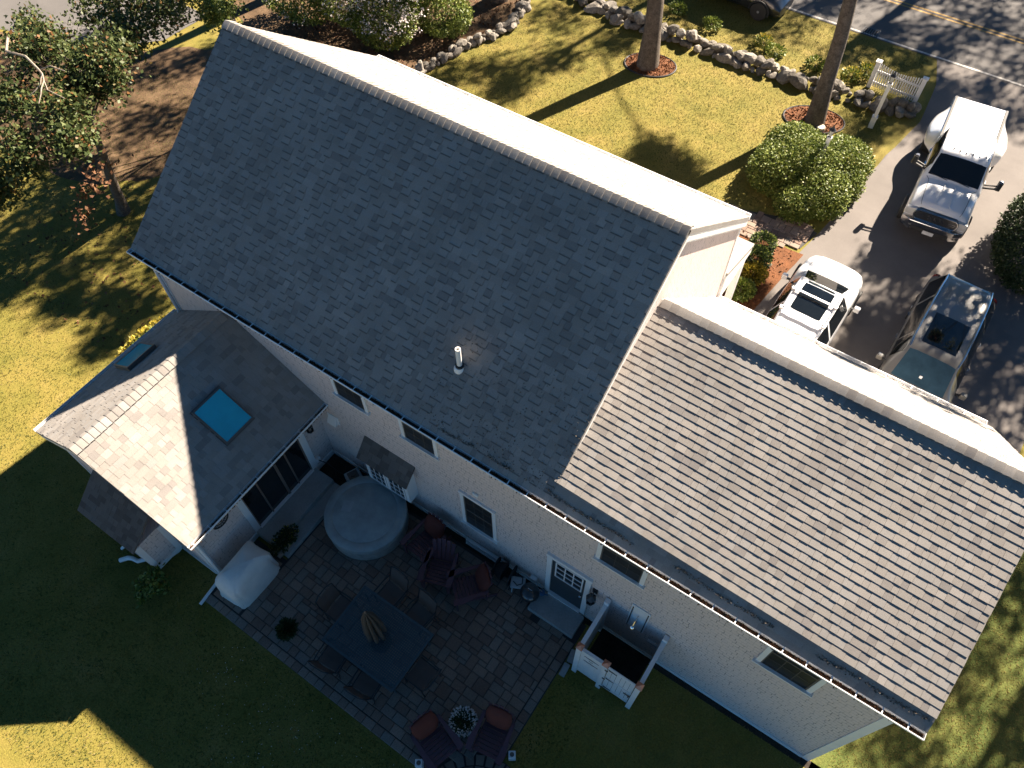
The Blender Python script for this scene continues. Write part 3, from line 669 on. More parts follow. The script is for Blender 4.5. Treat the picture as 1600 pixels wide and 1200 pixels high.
# downspouts
def spout(pts, name='downspout', r=.035): m = MB(); m.tube(pts, r, 8); return m.build(name, 'gutter_metal', house, smooth=True)
spout([(.22, -.06, HE-.12), (.22, .02, HE-.28), (.22, .125, HE-.42), (.22, .125, AZE+.18), (.20, .10, AZE+.05), (.12, .02, AZE-.04)])
spout([(4.86, -3.93, AZE-.12), (4.80, -3.90, AZE-.26), (4.52, -3.80, AZE-.42), (4.52, -3.83, .25), (4.50, -3.95, .10), (4.55, -4.62, .06)], r=.04)
spout([(2.7, -4.45, .27), (2.68, -4.6, .14), (2.55, -4.72, .10), (2.42, -4.75, .16), (2.30, -4.80, .12), (2.16, -4.95, .08)], name='drain_pipe', r=.055)
spout([(2.08, -4.55, .30), (2.02, -4.68, .16), (1.98, -4.72, .10)], name='drain_pipe', r=.04)
# front porch corner
PX0, PX1, PY1 = 2.5, 10.99, 10.30
m = MB(); m.add([(PX0, GY+.02, 3.42), (PX1, GY+.02, 3.42), (PX1, PY1, 2.72), (PX0, PY1, 2.72), (PX0, GY+.02, 3.34), (PX1, GY+.02, 3.34), (PX1, PY1, 2.64), (PX0, PY1, 2.64)],
                [(0, 1, 2, 3), (7, 6, 5, 4), (0, 4, 5, 1), (1, 5, 6, 2), (2, 6, 7, 3), (3, 7, 4, 0)], .6); pr = m.build('porch_roof', 'shingle', house)
m = MB()
for k in range(14):
    x = 8.5
    while x < PX1-.01:
        w_ = min(random.choice((.12, .18, .24)), PX1-x); f0, f1 = k/14, (k+1)/14+.005; th = random.choice((.006, .012))
        def H(f, x, e): return (x, PY1+.01-(PY1-GY-.02)*f, 2.718+.70*f+e)
        m.add([H(f0, x, th+.004), H(f0, x+w_-.004, th+.004), H(f1, x+w_-.004, .005), H(f1, x, .005), H(f0, x, 0), H(f0, x+w_-.004, 0)], [(0, 1, 2, 3), (4, 5, 1, 0), (5, 2, 1), (4, 0, 3)]); x += w_
m.build('shingle_field', 'shingle', pr, kind='stuff')
m = MB(); m.prism([(PY1-.02, 2.63), (GY+.02, 3.33), (GY+.02, 2.42), (PY1-.02, 2.42)], 'x', PX1-.05, PX1-.015); m.build('porch_gable', 'trim', pr)
m = MB(); m.box(PX0, PX1-.055, PY1-.22, PY1-.05, 2.42, 2.62); m.build('porch_beam', 'trim', pr)
m = MB(); m.box(10.74, 10.92, PY1-.24, PY1-.06, 0.12, 2.42); m.box(10.71, 10.95, PY1-.27, PY1-.03, .12, .35); m.build('porch_column', 'trim', pr)
m = MB(); m.box(PX0, 10.95, GY+.02, PY1, 0, .12); m.build('porch_floor', 'slate', pr)
# garage doors on the front of the wing
for x0 in (11.7, 14.7):
    g = MB(); g.box(x0, x0+2.45, 7.852, 7.88, .02, 2.15); g = g.build('garage_door', 'trim', house)
    m = MB(); 
    for k in range(1, 4): m.box(x0+.05, x0+2.4, 7.881, 7.886, .02+k*.53-.01, .02+k*.53+.01)
    m.build('panel_groove', 'frame_dark', g)

# ------------------------------------------------------------------ on the patio and round the house
# covered grill
t = thing('covered_grill', 'barbecue grill under a pale beige fitted cover at the sunroom corner', 'grill', (5.15, -3.52, .03), math.radians(2))
m = MB(); rows = []
for z, f in ((0, 1.0), (.12, 1.02), (.30, .99), (.55, .97), (.78, .96), (.92, .90), (1.02, .76), (1.09, .55), (1.11, .25), (1.115, 0)):
    r_ = []
    for k in range(48):
        a = 2*math.pi*k/48; ca, sa = math.cos(a), math.sin(a); p = .28
        sgn = lambda v: -1 if v < 0 else 1
        x = .37*sgn(ca)*abs(ca)**p; y = .64*sgn(sa)*abs(sa)**p
        w = 1+.035*math.sin(a*5+z*3)*(1-z*.6)+.03*math.sin(a*11+z*7)*(1 if z < .9 else .3)+.05*math.sin(a*3+1)*(1-z)
        zz = z+(.05*math.sin(a*4) if z == 0 else .02*math.sin(a*7+2) if z < .9 else .02*math.sin(a*3+1)*(f > .3))
        top = 1-.10*max(0, z-.7)*(1 if y > 0 else 0)
        r_.append((x*f*w*top, y*f*w, zz+ (.10 if False else 0)))
    rows.append(r_+[r_[0]])
m.grid(rows); m.build('cover', 'canvas', t, smooth=True)
m = MB()
for sy in (-1, 1):
    for sx in (-1, 1): m.tube([(sx*.25, sy*.5, -.02), (sx*.25, sy*.5, .10)], .03)
m.build('caster', 'black_rubber', t)

# inflatable hot tub
t = thing('hot_tub', 'round inflatable hot tub with a grey padded cover beside the garden window', 'hot tub', (6.52, -.86, .03))
m = MB(); m.lathe((0, 0, 0), [(.90, 0), (.965, .06), (.985, .18), (.975, .34), (.985, .5), (.975, .60), (.93, .665)], 56); m.build('tub_wall', 'tub_wall', t, smooth=True)
m = MB(); m.lathe((0, 0, 0), [(.985, .50), (1.0, .60), (.985, .665), (.93, .70), (.80, .705), (.775, .695), (.75, .705), (.4, .725), (.1, .73)], 64); m.build('cover', 'tub_cover', t, smooth=True)
m = MB()
m.add([(-.50, -.30, .722), (-.28, -.20, .735), (-.38, .05, .733), (-.60, -.05, .716)], [(0, 1, 2, 3)], .5); m.build('care_label', 'grey_plastic', t, fixn=False)
for k in range(6):
    a = k*math.pi/3+.5; m = MB(); c, s_ = math.cos(a), math.sin(a)
    m.bar((c*.99, s_*.99, .60), (c*1.01, s_*1.01, .40), .035, .01, up=(c, s_, 0)); m.build('strap', 'tub_wall', t)
t = thing('spa_pump', 'small pale grey pump box with black hoses in the corner behind the hot tub', 'pump', (5.46, -.16, .0), math.radians(-25))
m = MB(); m.box(-.16, .16, -.2, .2, 0, .36, .4); m.build('housing', 'grey_plastic', t, bevel=.03)
m = MB(); m.box(-.11, .11, -.13, .13, .361, .375); m.lathe((0, 0, .376), [(.07, 0), (.06, .03)], 12); m.build('control_panel', 'frame_dark', t)
for dx in (-.06, .07):
    m = MB(); m.tube([(dx, -.2, .12), (dx+.1, -.32, .10), (dx+.25, -.38, .12), (dx+.4, -.45, .2)], .025, 8); m.build('hose', 'black_rubber', t, smooth=True)
m = MB(); m.tube([(4.46, -.36, .47), (4.56, -.36, .50), (4.72, -.28, .40), (4.95, -.22, .10), (5.2, -.2, .04), (5.35, -.1, .06), (5.4, -.1, .2)], .012, 6)
o = m.build('power_cord', 'black_rubber', smooth=True); o['label'] = 'black power cord running from the sunroom wall outlet to the pump'; o['category'] = 'cord'
m = MB(); m.box(4.451, 4.53, -.42, -.29, .40, .56); o = m.build('outlet_box', 'trim', house, bevel=.01)
m = MB(); m.tube([(4.62, -.6, .02), (4.9, -.4, .02), (5.2, -.3, .03), (5.0, .02, .03), (4.7, .05, .02), (4.8, -.2, .03), (5.1, -.45, .02)], .014, 6)
o = m.build('garden_hose', 'black_rubber', smooth=True); o['label'] = 'black garden hose coiled loosely on the dark gravel in the corner'; o['category'] = 'hose'
# stone steps
t = thing('sunroom_steps', 'two long bluestone steps under the sunroom sliding doors', 'steps', (4.49, -1.6, 0))
m = MB(); m.box(0.0, .62, -1.02, 1.08, 0, .31, .3); m.build('step', 'slate', t, bevel=.008)
m = MB(); m.box(.625, .98, -1.04, 1.08, 0, .16, .7); m.build('step', 'slate', t, bevel=.008)
t = thing('stone_step', 'broad grey granite slab step at the back door', 'step', (11.52, -.22, 0))
m = MB(); m.box(-.60, .60, -.24, .30, .0, .19, .4); m.build('slab', 'slate', t, bevel=.012)
m = MB(); m.box(-.56, .56, .31, .355, .0, .17, .6); m.build('threshold_stone', 'slate', t, bevel=.01)
for i, (x, y, a) in enumerate(((12.33, -.78, .5), (12.34, -1.12, .2))):
    m = MB(); m.frame_box(Matrix.Translation((x, y, .03)) @ Matrix.Rotation(a*.3, 4, 'Z'), .14, .30, .07)
    o = m.build('edging_stone', 'slate', bevel=.015); o['label'] = ('pale edging stone nearest the granite slab, left of the shower', 'pale edging stone farthest from the house, left of the shower')[i]; o['category'] = 'stone'; o['group'] = 'edging stones beside the shower'

# flower box on the lower step, pots
def pot_plant(name, label, cat, loc, pot, pm, rad, h, mat, n, size, seed, blooms=0, bmat='blossom', group=None, up=.35):
    t = thing(name, label, cat, loc, 0, group)
    m = MB(); pot(m); m.build('pot', pm, t, smooth=True)
    leaves('foliage', mat, blobpts((0, 0, h), rad, n, seed, shell=.02), size, t, up=up, seed=seed)
    if blooms: leaves('blossoms', bmat, blobpts((0, 0, h+.02), (rad[0]*1.04, rad[1]*1.04, rad[2]*1.08), blooms, seed+1, shell=.9), size*.75, t, up=2, seed=seed+1)
    return t
pot_plant('flower_box', 'weathered planter box of trailing flowers at the end of the sunroom steps', 'planter', (5.25, -2.42, .17), lambda m: m.box(-.13, .13, -.36, .30, 0, .2), 'planter', (.2, .42, .17), .27, 'dark_leaf', 700, .07, 21, 60, 'gold_leaf')
pot_plant('potted_plant', 'dark leafy plant in a white ribbed pot at the patio edge', 'planter', (6.73, -3.93, .03), lambda m: m.lathe((0, 0, 0), [(.11, 0), (.14, .22), (.155, .24), (.14, .25)], 20), 'rail_white', (.20, .22, .14), .32, 'dark_leaf', 1100, .07, 22)
pot_plant('flower_pot', 'round pot of dense white flowers between the two cushioned chairs', 'planter', (11.17, -3.28, .03), lambda m: m.lathe((0, 0, 0), [(.14, 0), (.2, .26), (.21, .29), (.19, .3)], 24), 'planter', (.26, .26, .19), .42, 'dark_leaf', 700, .06, 23, 420)
# dining set
def arm_chair(loc, rz, label):
    t = thing('patio_chair', label, 'chair', loc, rz, 'sling chairs round the patio table')
    m = MB(); P = []
    for v, (y, z) in enumerate(((-.25, .42), (0, .405), (.22, .43))): P.append([(x, y, z+(.0 if abs(x) > .2 else -.012)) for x in (-.25, 0, .25)])
    m.grid(P); m.build('seat', 'sling', t, fixn=False)
    m = MB(); P = []
    for y, z in ((.235, .47), (.30, .70), (.37, .94)): P.append([(x, y+(.02 if x == 0 else 0), z) for x in (-.25, 0, .25)])
    m.grid(P); m.build('backrest', 'sling', t, fixn=False)
    for sx in (-1, 1):
        m = MB(); m.tube([(sx*.27, -.27, 0), (sx*.27, -.26, .40), (sx*.27, 0, .40), (sx*.27, .23, .43), (sx*.27, .30, .70), (sx*.26, .38, .97)], .014, 6); m.build('side_frame', 'black_metal', t, smooth=True)
        m = MB(); m.tube([(sx*.28, -.26, .40), (sx*.29, -.22, .62), (sx*.29, .05, .64), (sx*.28, .28, .62)], .016, 6); m.build('armrest', 'black_metal', t, smooth=True)
        m = MB(); m.tube([(sx*.27, .26, .0), (sx*.27, .20, .42)], .014, 6); m.build('leg', 'black_metal', t)
    m = MB(); m.tube([(-.26, .38, .97), (-.13, .415, 1.0), (.13, .415, 1.0), (.26, .38, .97)], .014, 6); m.build('top_rail', 'black_metal', t, smooth=True)
t = thing('patio_table', 'rectangular dark blue metal mesh patio table', 'table', (8.66, -2.97, .03))
TX, TY = .985, .73
m = MB(); m.box(-TX, TX, -TY, -TY+.05, .685, .71); m.box(-TX, TX, TY-.05, TY, .685, .71); m.box(-TX, -TX+.05, -TY+.05, TY-.05, .685, .71); m.box(TX-.05, TX, -TY+.05, TY-.05, .685, .71); m.build('rim', 'table_metal', t)
m = MB(); nx, ny = 38, 28
for i in range(nx+1):
    x = -TX+.05+(2*TX-.1)*i/nx; m.add([(x-.011, -TY+.05, .703), (x+.011, -TY+.05, .703), (x+.011, TY-.05, .703), (x-.011, TY-.05, .703)], [(0, 1, 2, 3)])
for j in range(ny+1):
    y = -TY+.05+(2*TY-.1)*j/ny; m.add([(-TX+.05, y-.011, .7055), (TX-.05, y-.011, .7055), (TX-.05, y+.011, .7055), (-TX+.05, y+.011, .7055)], [(0, 1, 2, 3)])
m.build('mesh_top', 'table_metal', t, fixn=False, kind='stuff')
for sx in (-1, 1):
    for sy in (-1, 1):
        m = MB(); m.tube([(sx*.86, sy*.6, .685), (sx*.82, sy*.56, .4), (sx*.88, sy*.62, 0)], .022, 8); m.build('leg', 'table_metal', t, smooth=True)
t = thing('patio_umbrella', 'closed taupe umbrella standing through the middle of the patio table', 'umbrella', (8.60, -2.93, .03), .4)
m = MB(); m.tube([(0, 0, .0), (0, 0, 2.28)], .02, 10); m.build('pole', 'frame_brown', t)
m = MB(); m.lathe((0, 0, 0), [(.24, 0), (.24, .05), (.06, .10), (.04, .25)], 20); m.build('base', 'black_metal', t, smooth=True)
m = MB(); rows = []
for k in range(11):
    f = k/10; z = 2.30-f*1.38; row = []
    for q in range(64):
        a = 2*math.pi*q/64; fold = abs(math.sin(a*4))**.7; rr = (.02+(.07+.16*f**.8)*(.35+.65*fold)*(1 if .25 < f else .8))*min(1, k*.6+.02); row.append((rr*math.cos(a), rr*math.sin(a), z-(.10*fold if k == 10 else 0)))
    rows.append(row+[row[0]])
m.grid(rows); m.build('canopy', 'umbrella_cloth', t, smooth=True)
m = MB(); m.lathe((0, 0, 2.26), [(.02, 0), (.015, .05), (.006, .08)], 12); m.build('finial', 'frame_brown', t)
for loc, rz, lb in (((7.50, -2.93, .03), math.pi/2, 'taupe sling chair at the head of the table nearest the grill'),
                    ((8.22, -2.02, .03), -.08, 'taupe sling chair on the house side of the table, nearer the hot tub'),
                    ((9.05, -2.06, .03), -.12, 'taupe sling chair on the house side of the table, nearer the back door'),
                    ((8.05, -3.82, .03), math.pi+.1, 'taupe sling chair on the lawn side of the table, nearer the potted plant'),
                    ((9.02, -3.80, .03), math.pi+.1, 'taupe sling chair on the lawn side of the table, farther from the potted plant'),
                    ((9.88, -3.02, .03), -math.pi/2-.05, 'taupe sling chair at the foot of the table nearest the fire pit')):
    arm_chair(loc, rz, lb)
# low slatted chairs with cushions
def adirondack(loc, rz, label, group, cushion=True):
    t = thing('adirondack_chair', label, 'chair', loc, rz, group)
    for i in range(7):
        y = -.30+i*.088; z = .40-.012*i*1.3
        m = MB(); m.frame_box(Matrix.Translation((0, y, z)) @ Matrix.Rotation(-.17, 4, 'X'), .52, .072, .02); m.build('seat_slat', 'adirondack', t)
    for i in range(5):
        x = (i-2)*.105; h = .74-.06*abs(i-2)**1.6*.5
        a = Vector((x*.92, .30, .30)); b = Vector((x*1.12, .30+.36*h, .30+h*.92)); m = MB(); m.bar(a, b, .09, .018, up=(0, 1, 0)); m.build('back_slat', 'adirondack', t)
    for sx in (-1, 1):
        m = MB(); pl = [(sx*.27, -.40), (sx*.40, -.40), (sx*.42, -.2), (sx*.37, .1), (sx*.36, .42), (sx*.29, .42), (sx*.29, .1), (sx*.28, -.2)]
        if sx < 0: pl = pl[::-1]
        m.prism(pl, 'z', .58, .605); m.build('arm', 'adirondack', t)
        m = MB(); m.box(sx*.31-.04, sx*.31+.04, -.36, -.33, 0, .58); m.build('front_leg', 'adirondack', t)
        m = MB(); m.bar((sx*.27, -.34, .36), (sx*.27, .62, .06), .025, .12); m.build('side_rail', 'adirondack', t)
        m = MB(); m.bar((sx*.31, .36, .10), (sx*.33, .40, .58), .03, .05); m.build('rear_support', 'adirondack', t)
    if cushion:
        m = MB(); rows = []
        for i in range(13):
            v = -1+2*i/12; rows.append([])
            for j in range(13):
                u = -1+2*j/12; pu = .29*u*math.sqrt(1-.32*v*v); pv = .30*v*math.sqrt(1-.32*u*u); th = .09*(max(0, 1-abs(u)**3.5)*max(0, 1-abs(v)**3.5))**.6
                c = Vector((0, .40, .66)); ax = Vector((0, .40, .92)).normalized(); nn = Vector((0, -.92, .40)); rows[-1].append(tuple(c+Vector((1, 0, 0))*pu+ax*pv+nn*(.02+th)))
        m.grid(rows)
        m.grid([[tuple(Vector(p)-Vector((0, -.92, .40))*.03) for p in r_] for r_ in rows])
        m.build('cushion', 'cushion', t, smooth=True)
    return t
adirondack((10.98, -3.93, .03), math.radians(73), 'plum slatted chair with a red cushion at the fire pit, left of the white flowers', 'slatted chairs at the fire pit')
adirondack((11.84, -3.22, .03), math.radians(10), 'plum slatted chair with a red cushion at the fire pit, right of the white flowers', 'slatted chairs at the fire pit')
adirondack((8.08, -.62, .03), math.radians(-5), 'maroon slatted chair with a red cushion between the hot tub and the wall', 'slatted chairs by the house wall')
adirondack((8.78, -.95, .03), math.radians(20), 'maroon slatted chair without a cushion under the ground floor window', 'slatted chairs by the house wall', False)
adirondack((9.55, -.90, .03), math.radians(-38), 'maroon slatted chair with a red cushion beside the hose reel', 'slatted chairs by the house wall')
for i, (x, y) in enumerate(((10.86, -4.42), (12.36, -3.22))):
    t = thing('lantern_block', ('white square lantern block beside the left fire pit chair', 'white square lantern block beside the right fire pit chair')[i], 'lantern', (x, y, 0), .6, 'white lantern blocks')
    m = MB(); m.box(-.075, .075, -.075, .075, 0, .34); m.build('block', 'rail_white', t, bevel=.012)
    m = MB(); m.lathe((0, 0, .335), [(.045, 0), (.045, .012), (.03, .012)], 20); m.build('holder', 'frame_dark', t)
t = thing('fire_pit', 'round stone fire pit at the lower edge of the patio', 'fire pit', (12.35, -4.6, .03))
for lay in range(2):
    for k in range(14):
        a = 2*math.pi*(k+.5*lay)/14; M = Matrix.Rotation(a, 4, 'Z') @ Matrix.Translation((.52, 0, .09+lay*.16)); m = MB(); m.frame_box(M, .18, .215, .15); m.build('block', 'paver', t, bevel=.01)
m = MB(); m.lathe((0, 0, 0), [(.42, 0), (.42, .06)], 24); m.build('ash_bed', 'soil', t)
# things along the wall
t = thing('hose_reel', 'black hose reel wound with dark hose against the house wall', 'hose reel', (10.02, -.10, .02), .1)
for dx in (-.22, .22): m = MB(); m.lathe((0, 0, 0), [(.26, -.01), (.26, .01)], 24); o = m.build('reel_disc', 'black_rubber', t); o.matrix_local = Matrix.Translation((dx, 0, .32)) @ Matrix.Rotation(math.pi/2, 4, 'Y')
m = MB(); pts = []
for k in range(140): a = k*.42; rr = .14+.0006*k; pts.append((-.19+.38*((k*.42/6.28*.06) % 1), rr*math.cos(a), .32+rr*math.sin(a)))
m.tube(pts, .013, 6); m.build('hose', 'black_rubber', t, smooth=True)
for dx in (-.25, .25): m = MB(); m.bar((dx, -.2, 0), (dx, 0, .34), .03); m.bar((dx, .2, 0), (dx, 0, .34), .03); m.build('stand', 'black_metal', t)
t = thing('plastic_stool', 'pale grey square stool with a black hose end draped over it', 'stool', (10.46, -.16, .02), .45)
m = MB(); m.box(-.17, .17, -.14, .14, .36, .41); m.build('seat', 'grey_plastic', t, bevel=.02)
m = MB(); m.box(-.13, .13, -.10, .10, .411, .418); m.build('seat_panel', 'grey_plastic', t)
for sx in (-1, 1):
    for sy in (-1, 1): m = MB(); m.bar((sx*.14, sy*.11, 0), (sx*.12, sy*.09, .36), .03); m.build('leg', 'grey_plastic', t)
m = MB(); m.tube([(10.25, -.1, .35), (10.38, -.02, .47), (10.5, -.02, .46), (10.56, -.14, .44), (10.48, -.24, .45), (10.36, -.20, .44), (10.34, -.3, .25), (10.3, -.32, .04)], .013, 6)
o = m.build('hose_end', 'black_rubber', smooth=True); o['label'] = 'loose black hose end looped over the pale grey stool'; o['category'] = 'hose'
t = thing('kettle_grill', 'round black kettle grill between the stool and the back door step', 'grill', (10.82, -.22, .02))
m = MB(); m.lathe((0, 0, .42), [(.05, -.16), (.16, -.10), (.22, 0), (.232, .03), (.22, .07), (.16, .15), (.05, .19)], 28); m.build('bowl', 'black_paint_car', t, smooth=True)
m = MB(); m.tube([(-.05, 0, .60), (-.05, 0, .66), (.05, 0, .66), (.05, 0, .60)], .01, 6); m.build('handle', 'chrome', t)
for k in range(3): a = k*2.1; m = MB(); m.bar((.12*math.cos(a), .12*math.sin(a), .30), (.24*math.cos(a), .24*math.sin(a), 0), .02); m.build('leg', 'black_metal', t)
t = thing('watering_can', 'small blue watering can on the corner of the granite slab', 'watering can', (11.02, .0, .19))
m = MB(); m.lathe((0, 0, 0), [(.06, 0), (.065, .10), (.05, .12)], 16); m.tube([(.05, 0, .03), (.15, 0, .13)], .012, 6); m.build('can', 'blue_plastic', t, smooth=True)
m = MB(); m.tube([(-.05, 0, .03), (-.11, 0, .08), (-.09, 0, .14), (0, 0, .14)], .008, 6); m.build('handle', 'grey_plastic', t, smooth=True)
# wall lanterns and iron ornament
def lantern(name, label, M, s=1.0):
    t = thing(name, label, 'lamp'); t.matrix_world = M
    m = MB(); m.box(-.05*s, .05*s, 0, .02, -.02*s, .16*s); m.tube([(0, .02, .10*s), (0, .10*s, .16*s), (0, .14*s, .12*s)], .012, 6); m.build('bracket', 'black_metal', t)
    m = MB()
    m.lathe((0, .15*s, 0), [(.10*s, .05*s), (.03*s, .11*s), (.01, .13*s)], 6); m.lathe((0, .15*s, 0), [(.085*s, -.17*s), (.09*s, -.15*s)], 6)
    for k in range(6): a = k*math.pi/3; m.bar((.085*s*math.cos(a), .15*s+.085*s*math.sin(a), -.16*s), (.095*s*math.cos(a), .15*s+.095*s*math.sin(a), .05*s), .012)
    m.build('cage', 'black_metal', t); m = MB(); m.lathe((0, .15*s, 0), [(.03*s, -.15*s), (.035*s, .0)], 8); m.build('candle_tube', 'planter', t)
lantern('wall_lantern', 'black hexagonal wall lantern to the right of the back door', Matrix.Translation((12.19, YW-.002, 1.83)) @ Matrix.Rotation(math.pi, 4, 'Z'), 1.15)
lantern('wall_lantern', 'small black wall lantern beside the sunroom sliding doors', Matrix.Translation((4.452, -.28, 2.10)) @ Matrix.Rotation(-math.pi/2, 4, 'Z'), 1.0)
t = thing('wall_ornament', 'round black iron wall ornament hanging on the sunroom wall', 'ornament'); t.matrix_world = Matrix.Translation((4.452, -3.10, 1.88)) @ Matrix.Rotation(math.pi/2, 4, 'Y')
m = MB()
for R, r_ in ((.21, .016), (.11, .010)): m.tube([(R*math.cos(a), R*math.sin(a), .02) for a in [k*math.pi/16 for k in range(33)]], r_, 6)
for k in range(16): a = k*math.pi/8; m.tube([(.11*math.cos(a), .11*math.sin(a), .02), (.16*math.cos(a+.18), .16*math.sin(a+.18), .02), (.21*math.cos(a), .21*math.sin(a), .02)], .008, 5)
m.lathe((0, 0, .01), [(.05, 0), (.04, .02)], 12); m.build('ring', 'black_metal', t, smooth=True)
# outdoor shower
t = thing('outdoor_shower', 'white panelled outdoor shower stall with copper post caps', 'shower', (0, 0, 0))
SX0, SX1, SXM, SY0 = 12.52, 13.88, 13.13, -.98
H_ = 1.86
def spost(x, y, cap=True, h=H_+.05):
    m = MB(); m.box(x-.055, x+.055, y-.055, y+.055, .0, h); p_ = m.build('post', 'rail_white', t)
    if cap:
        m = MB(); m.add([(x-.075, y-.075, h), (x+.075, y-.075, h), (x+.075, y+.075, h), (x-.075, y+.075, h), (x, y, h+.07)], [(0, 1, 4), (1, 2, 4), (2, 3, 4), (3, 0, 4), (0, 3, 2, 1)]); m.build('post_cap', 'copper', p_)
spost(SX0, SY0); spost(SXM, SY0); spost(SX1, SY0); spost(SX0, .10, False, 2.02); spost(SX1, .10, False, 2.02)
for x in (SX0, SX1):
    for k in range(9):
        y0 = SY0+.056+k*(.98/9); m = MB(); m.box(x-.012, x+.012, y0+.003, y0+.98/9-.002, .12, H_-.02); m.build('side_board', 'rail_white', t)
    m = MB(); m.box(x-.045, x+.045, SY0+.056, .044, H_-.02, H_+.02); m.build('top_rail', 'rail_white', t)
for k in range(4):
    x0 = SX0+.056+k*(.498/4); m = MB(); m.box(x0+.0015, x0+.498/4-.0015, SY0-.012, SY0+.012, .16, H_-.06); m.build('front_board', 'rail_white', t)
m = MB(); m.box(SX0+.056, SXM-.056, SY0-.035, SY0+.035, H_-.06, H_-.01); m.build('top_rail', 'rail_white', t)
gate = MB(); gate.box(SXM+.066, SX1-.066, SY0-.014, SY0+.008, H_-.14, H_-.02); gate.box(SXM+.066, SX1-.066, SY0-.0135, SY0+.008, .18, .30); gate.box(SXM+.066, SX1-.066, SY0-.018, SY0-.0, .98, 1.06); gate = gate.build('shower_gate', 'rail_white', t)
for k in range(6):
    w_ = (SX1-SXM-.134)/6; x0 = SXM+.067+k*w_; m = MB(); m.box(x0+.003, x0+w_-.003, SY0-.008, SY0+.006, .30, H_-.14); m.build('gate_board', 'rail_white', gate)
for z in (.30, 1.02, 1.68):
    m = MB(); m.box(SXM+.02, SXM+.09, SY0-.066, SY0-.056, z-.025, z+.025); m.add([(SXM+.09, SY0-.03, z-.02), (SXM+.28, SY0-.03, z-.006), (SXM+.28, SY0-.03, z+.006), (SXM+.09, SY0-.03, z+.02), (SXM+.09, SY0-.02, z-.02), (SXM+.28, SY0-.02, z-.006), (SXM+.28, SY0-.02, z+.006), (SXM+.09, SY0-.02, z+.02)],
        [(0, 1, 2, 3), (7, 6, 5, 4), (0, 4, 5, 1), (1, 5, 6, 2), (2, 6, 7, 3), (3, 7, 4, 0)]); m.build('strap_hinge', 'black_metal', gate)
m = MB(); m.box(SX1-.22, SX1-.07, SY0-.032, SY0-.02, .80, .83); m.box(SX1-.11, SX1-.08, SY0-.05, SY0-.032, .77, .87); m.build('latch', 'black_metal', gate)
# carved lettering ornament: two leafy flourishes with a small mark between
m = MB(); rr = random.Random(4)
for zc, wv in ((1.52, .17), (1.22, .16)):
    for k in range(17):
        x = SX0+.30+(k-8)*.02; hgt = .012+.05*(1-abs(k-8)/9)*rr.uniform(.5, 1.1); m.bar((x, SY0-.016, zc-hgt*.6+.01*math.sin(k)), (x+.018, SY0-.016, zc+hgt*.6), .009, .006, up=(0, 1, 0))
for k in range(4): m.bar((SX0+.26+k*.024, SY0-.016, 1.355), (SX0+.275+k*.024, SY0-.016, 1.39), .008, .006, up=(0, 1, 0))
m.build('carved_lettering', 'dark_sign', t)
onw = MB(); onw.box(13.0, 13.42, YW-.022, YW-.002, 1.25, 2.52); onw.build('back_panel', 'rail_white', t)
for x in (13.04, 13.38): m = MB(); m.tube([(x, YW-.03, 2.42), (x, YW-.05, 1.35)], .011, 6); m.build('grab_rail', 'black_metal', t)
m = MB(); m.tube([(13.2, YW-.03, 2.1), (13.2, YW-.18, 2.14), (13.2, YW-.24, 2.05)], .012, 8); m.lathe((13.2, YW-.26, 1.98), [(.06, 0), (.05, .03), (.015, .06)], 16); m.tube([(13.2, YW-.03, 1.45), (13.2, YW-.08, 1.45)], .02, 8); m.bar((13.17, YW-.09, 1.45), (13.23, YW-.09, 1.45), .015); m.tube([(13.2, YW-.035, 1.45), (13.2, YW-.035, 2.1)], .009, 6); m.build('shower_fixture', 'chrome', t, smooth=True)
m = MB()
for z in (1.28, 1.42): 
    for q in range(6): m.bar((13.56, YW-.03-.02*q, z), (13.80, YW-.03-.02*q, z), .005)
    m.bar((13.56, YW-.13, z+.04), (13.80, YW-.13, z+.04), .007); m.bar((13.56, YW-.02, z), (13.56, YW-.13, z+.03), .007); m.bar((13.80, YW-.02, z), (13.80, YW-.13, z+.03), .007)
m.build('basket', 'chrome', t)
m = MB(); m.box(SX0+.07, SX1-.07, SY0+.07, .14, .005, .05); m.build('floor_tray', 'soil', t)

# shrubs by the house
t = thing('shrub', 'young green shrub on the dark lawn below the sunroom gable', 'shrub', (3.45, -4.95, 0))
m = MB()
for k in range(7): a = k*.9; m.tube([(0, 0, 0), (.12*math.cos(a), .12*math.sin(a), .25), (.28*math.cos(a), .28*math.sin(a), .5)], [.012, .009, .005], 5)
m.build('stem', 'bark', t)
leaves('foliage', 'bush_leaf', clumps([(0, 0, .42)], [(.38, .38, .22)], (26, 26), 31, .07), .10, t, up=.4, seed=31)
t = thing('gold_shrub', 'low shrub with golden tips beside the sunroom wall', 'shrub', (-1.42, -.38, 0))
m = MB()
for k in range(9): y = (k-4)*.25; m.tube([(0, y*.7, 0), (0, y, .7)], [.015, .008], 5)
m.build('stem', 'bark', t)
leaves('foliage', 'bush_leaf', blobpts((0, 0, .62), (.55, 1.25, .55), 5200, 33, shell=.4), .075, t, seed=33)
leaves('golden_tips', 'gold_leaf', blobpts((-.05, 0, .72), (.55, 1.22, .56), 1900, 34, shell=.9), .08, t, up=1.2, seed=34)
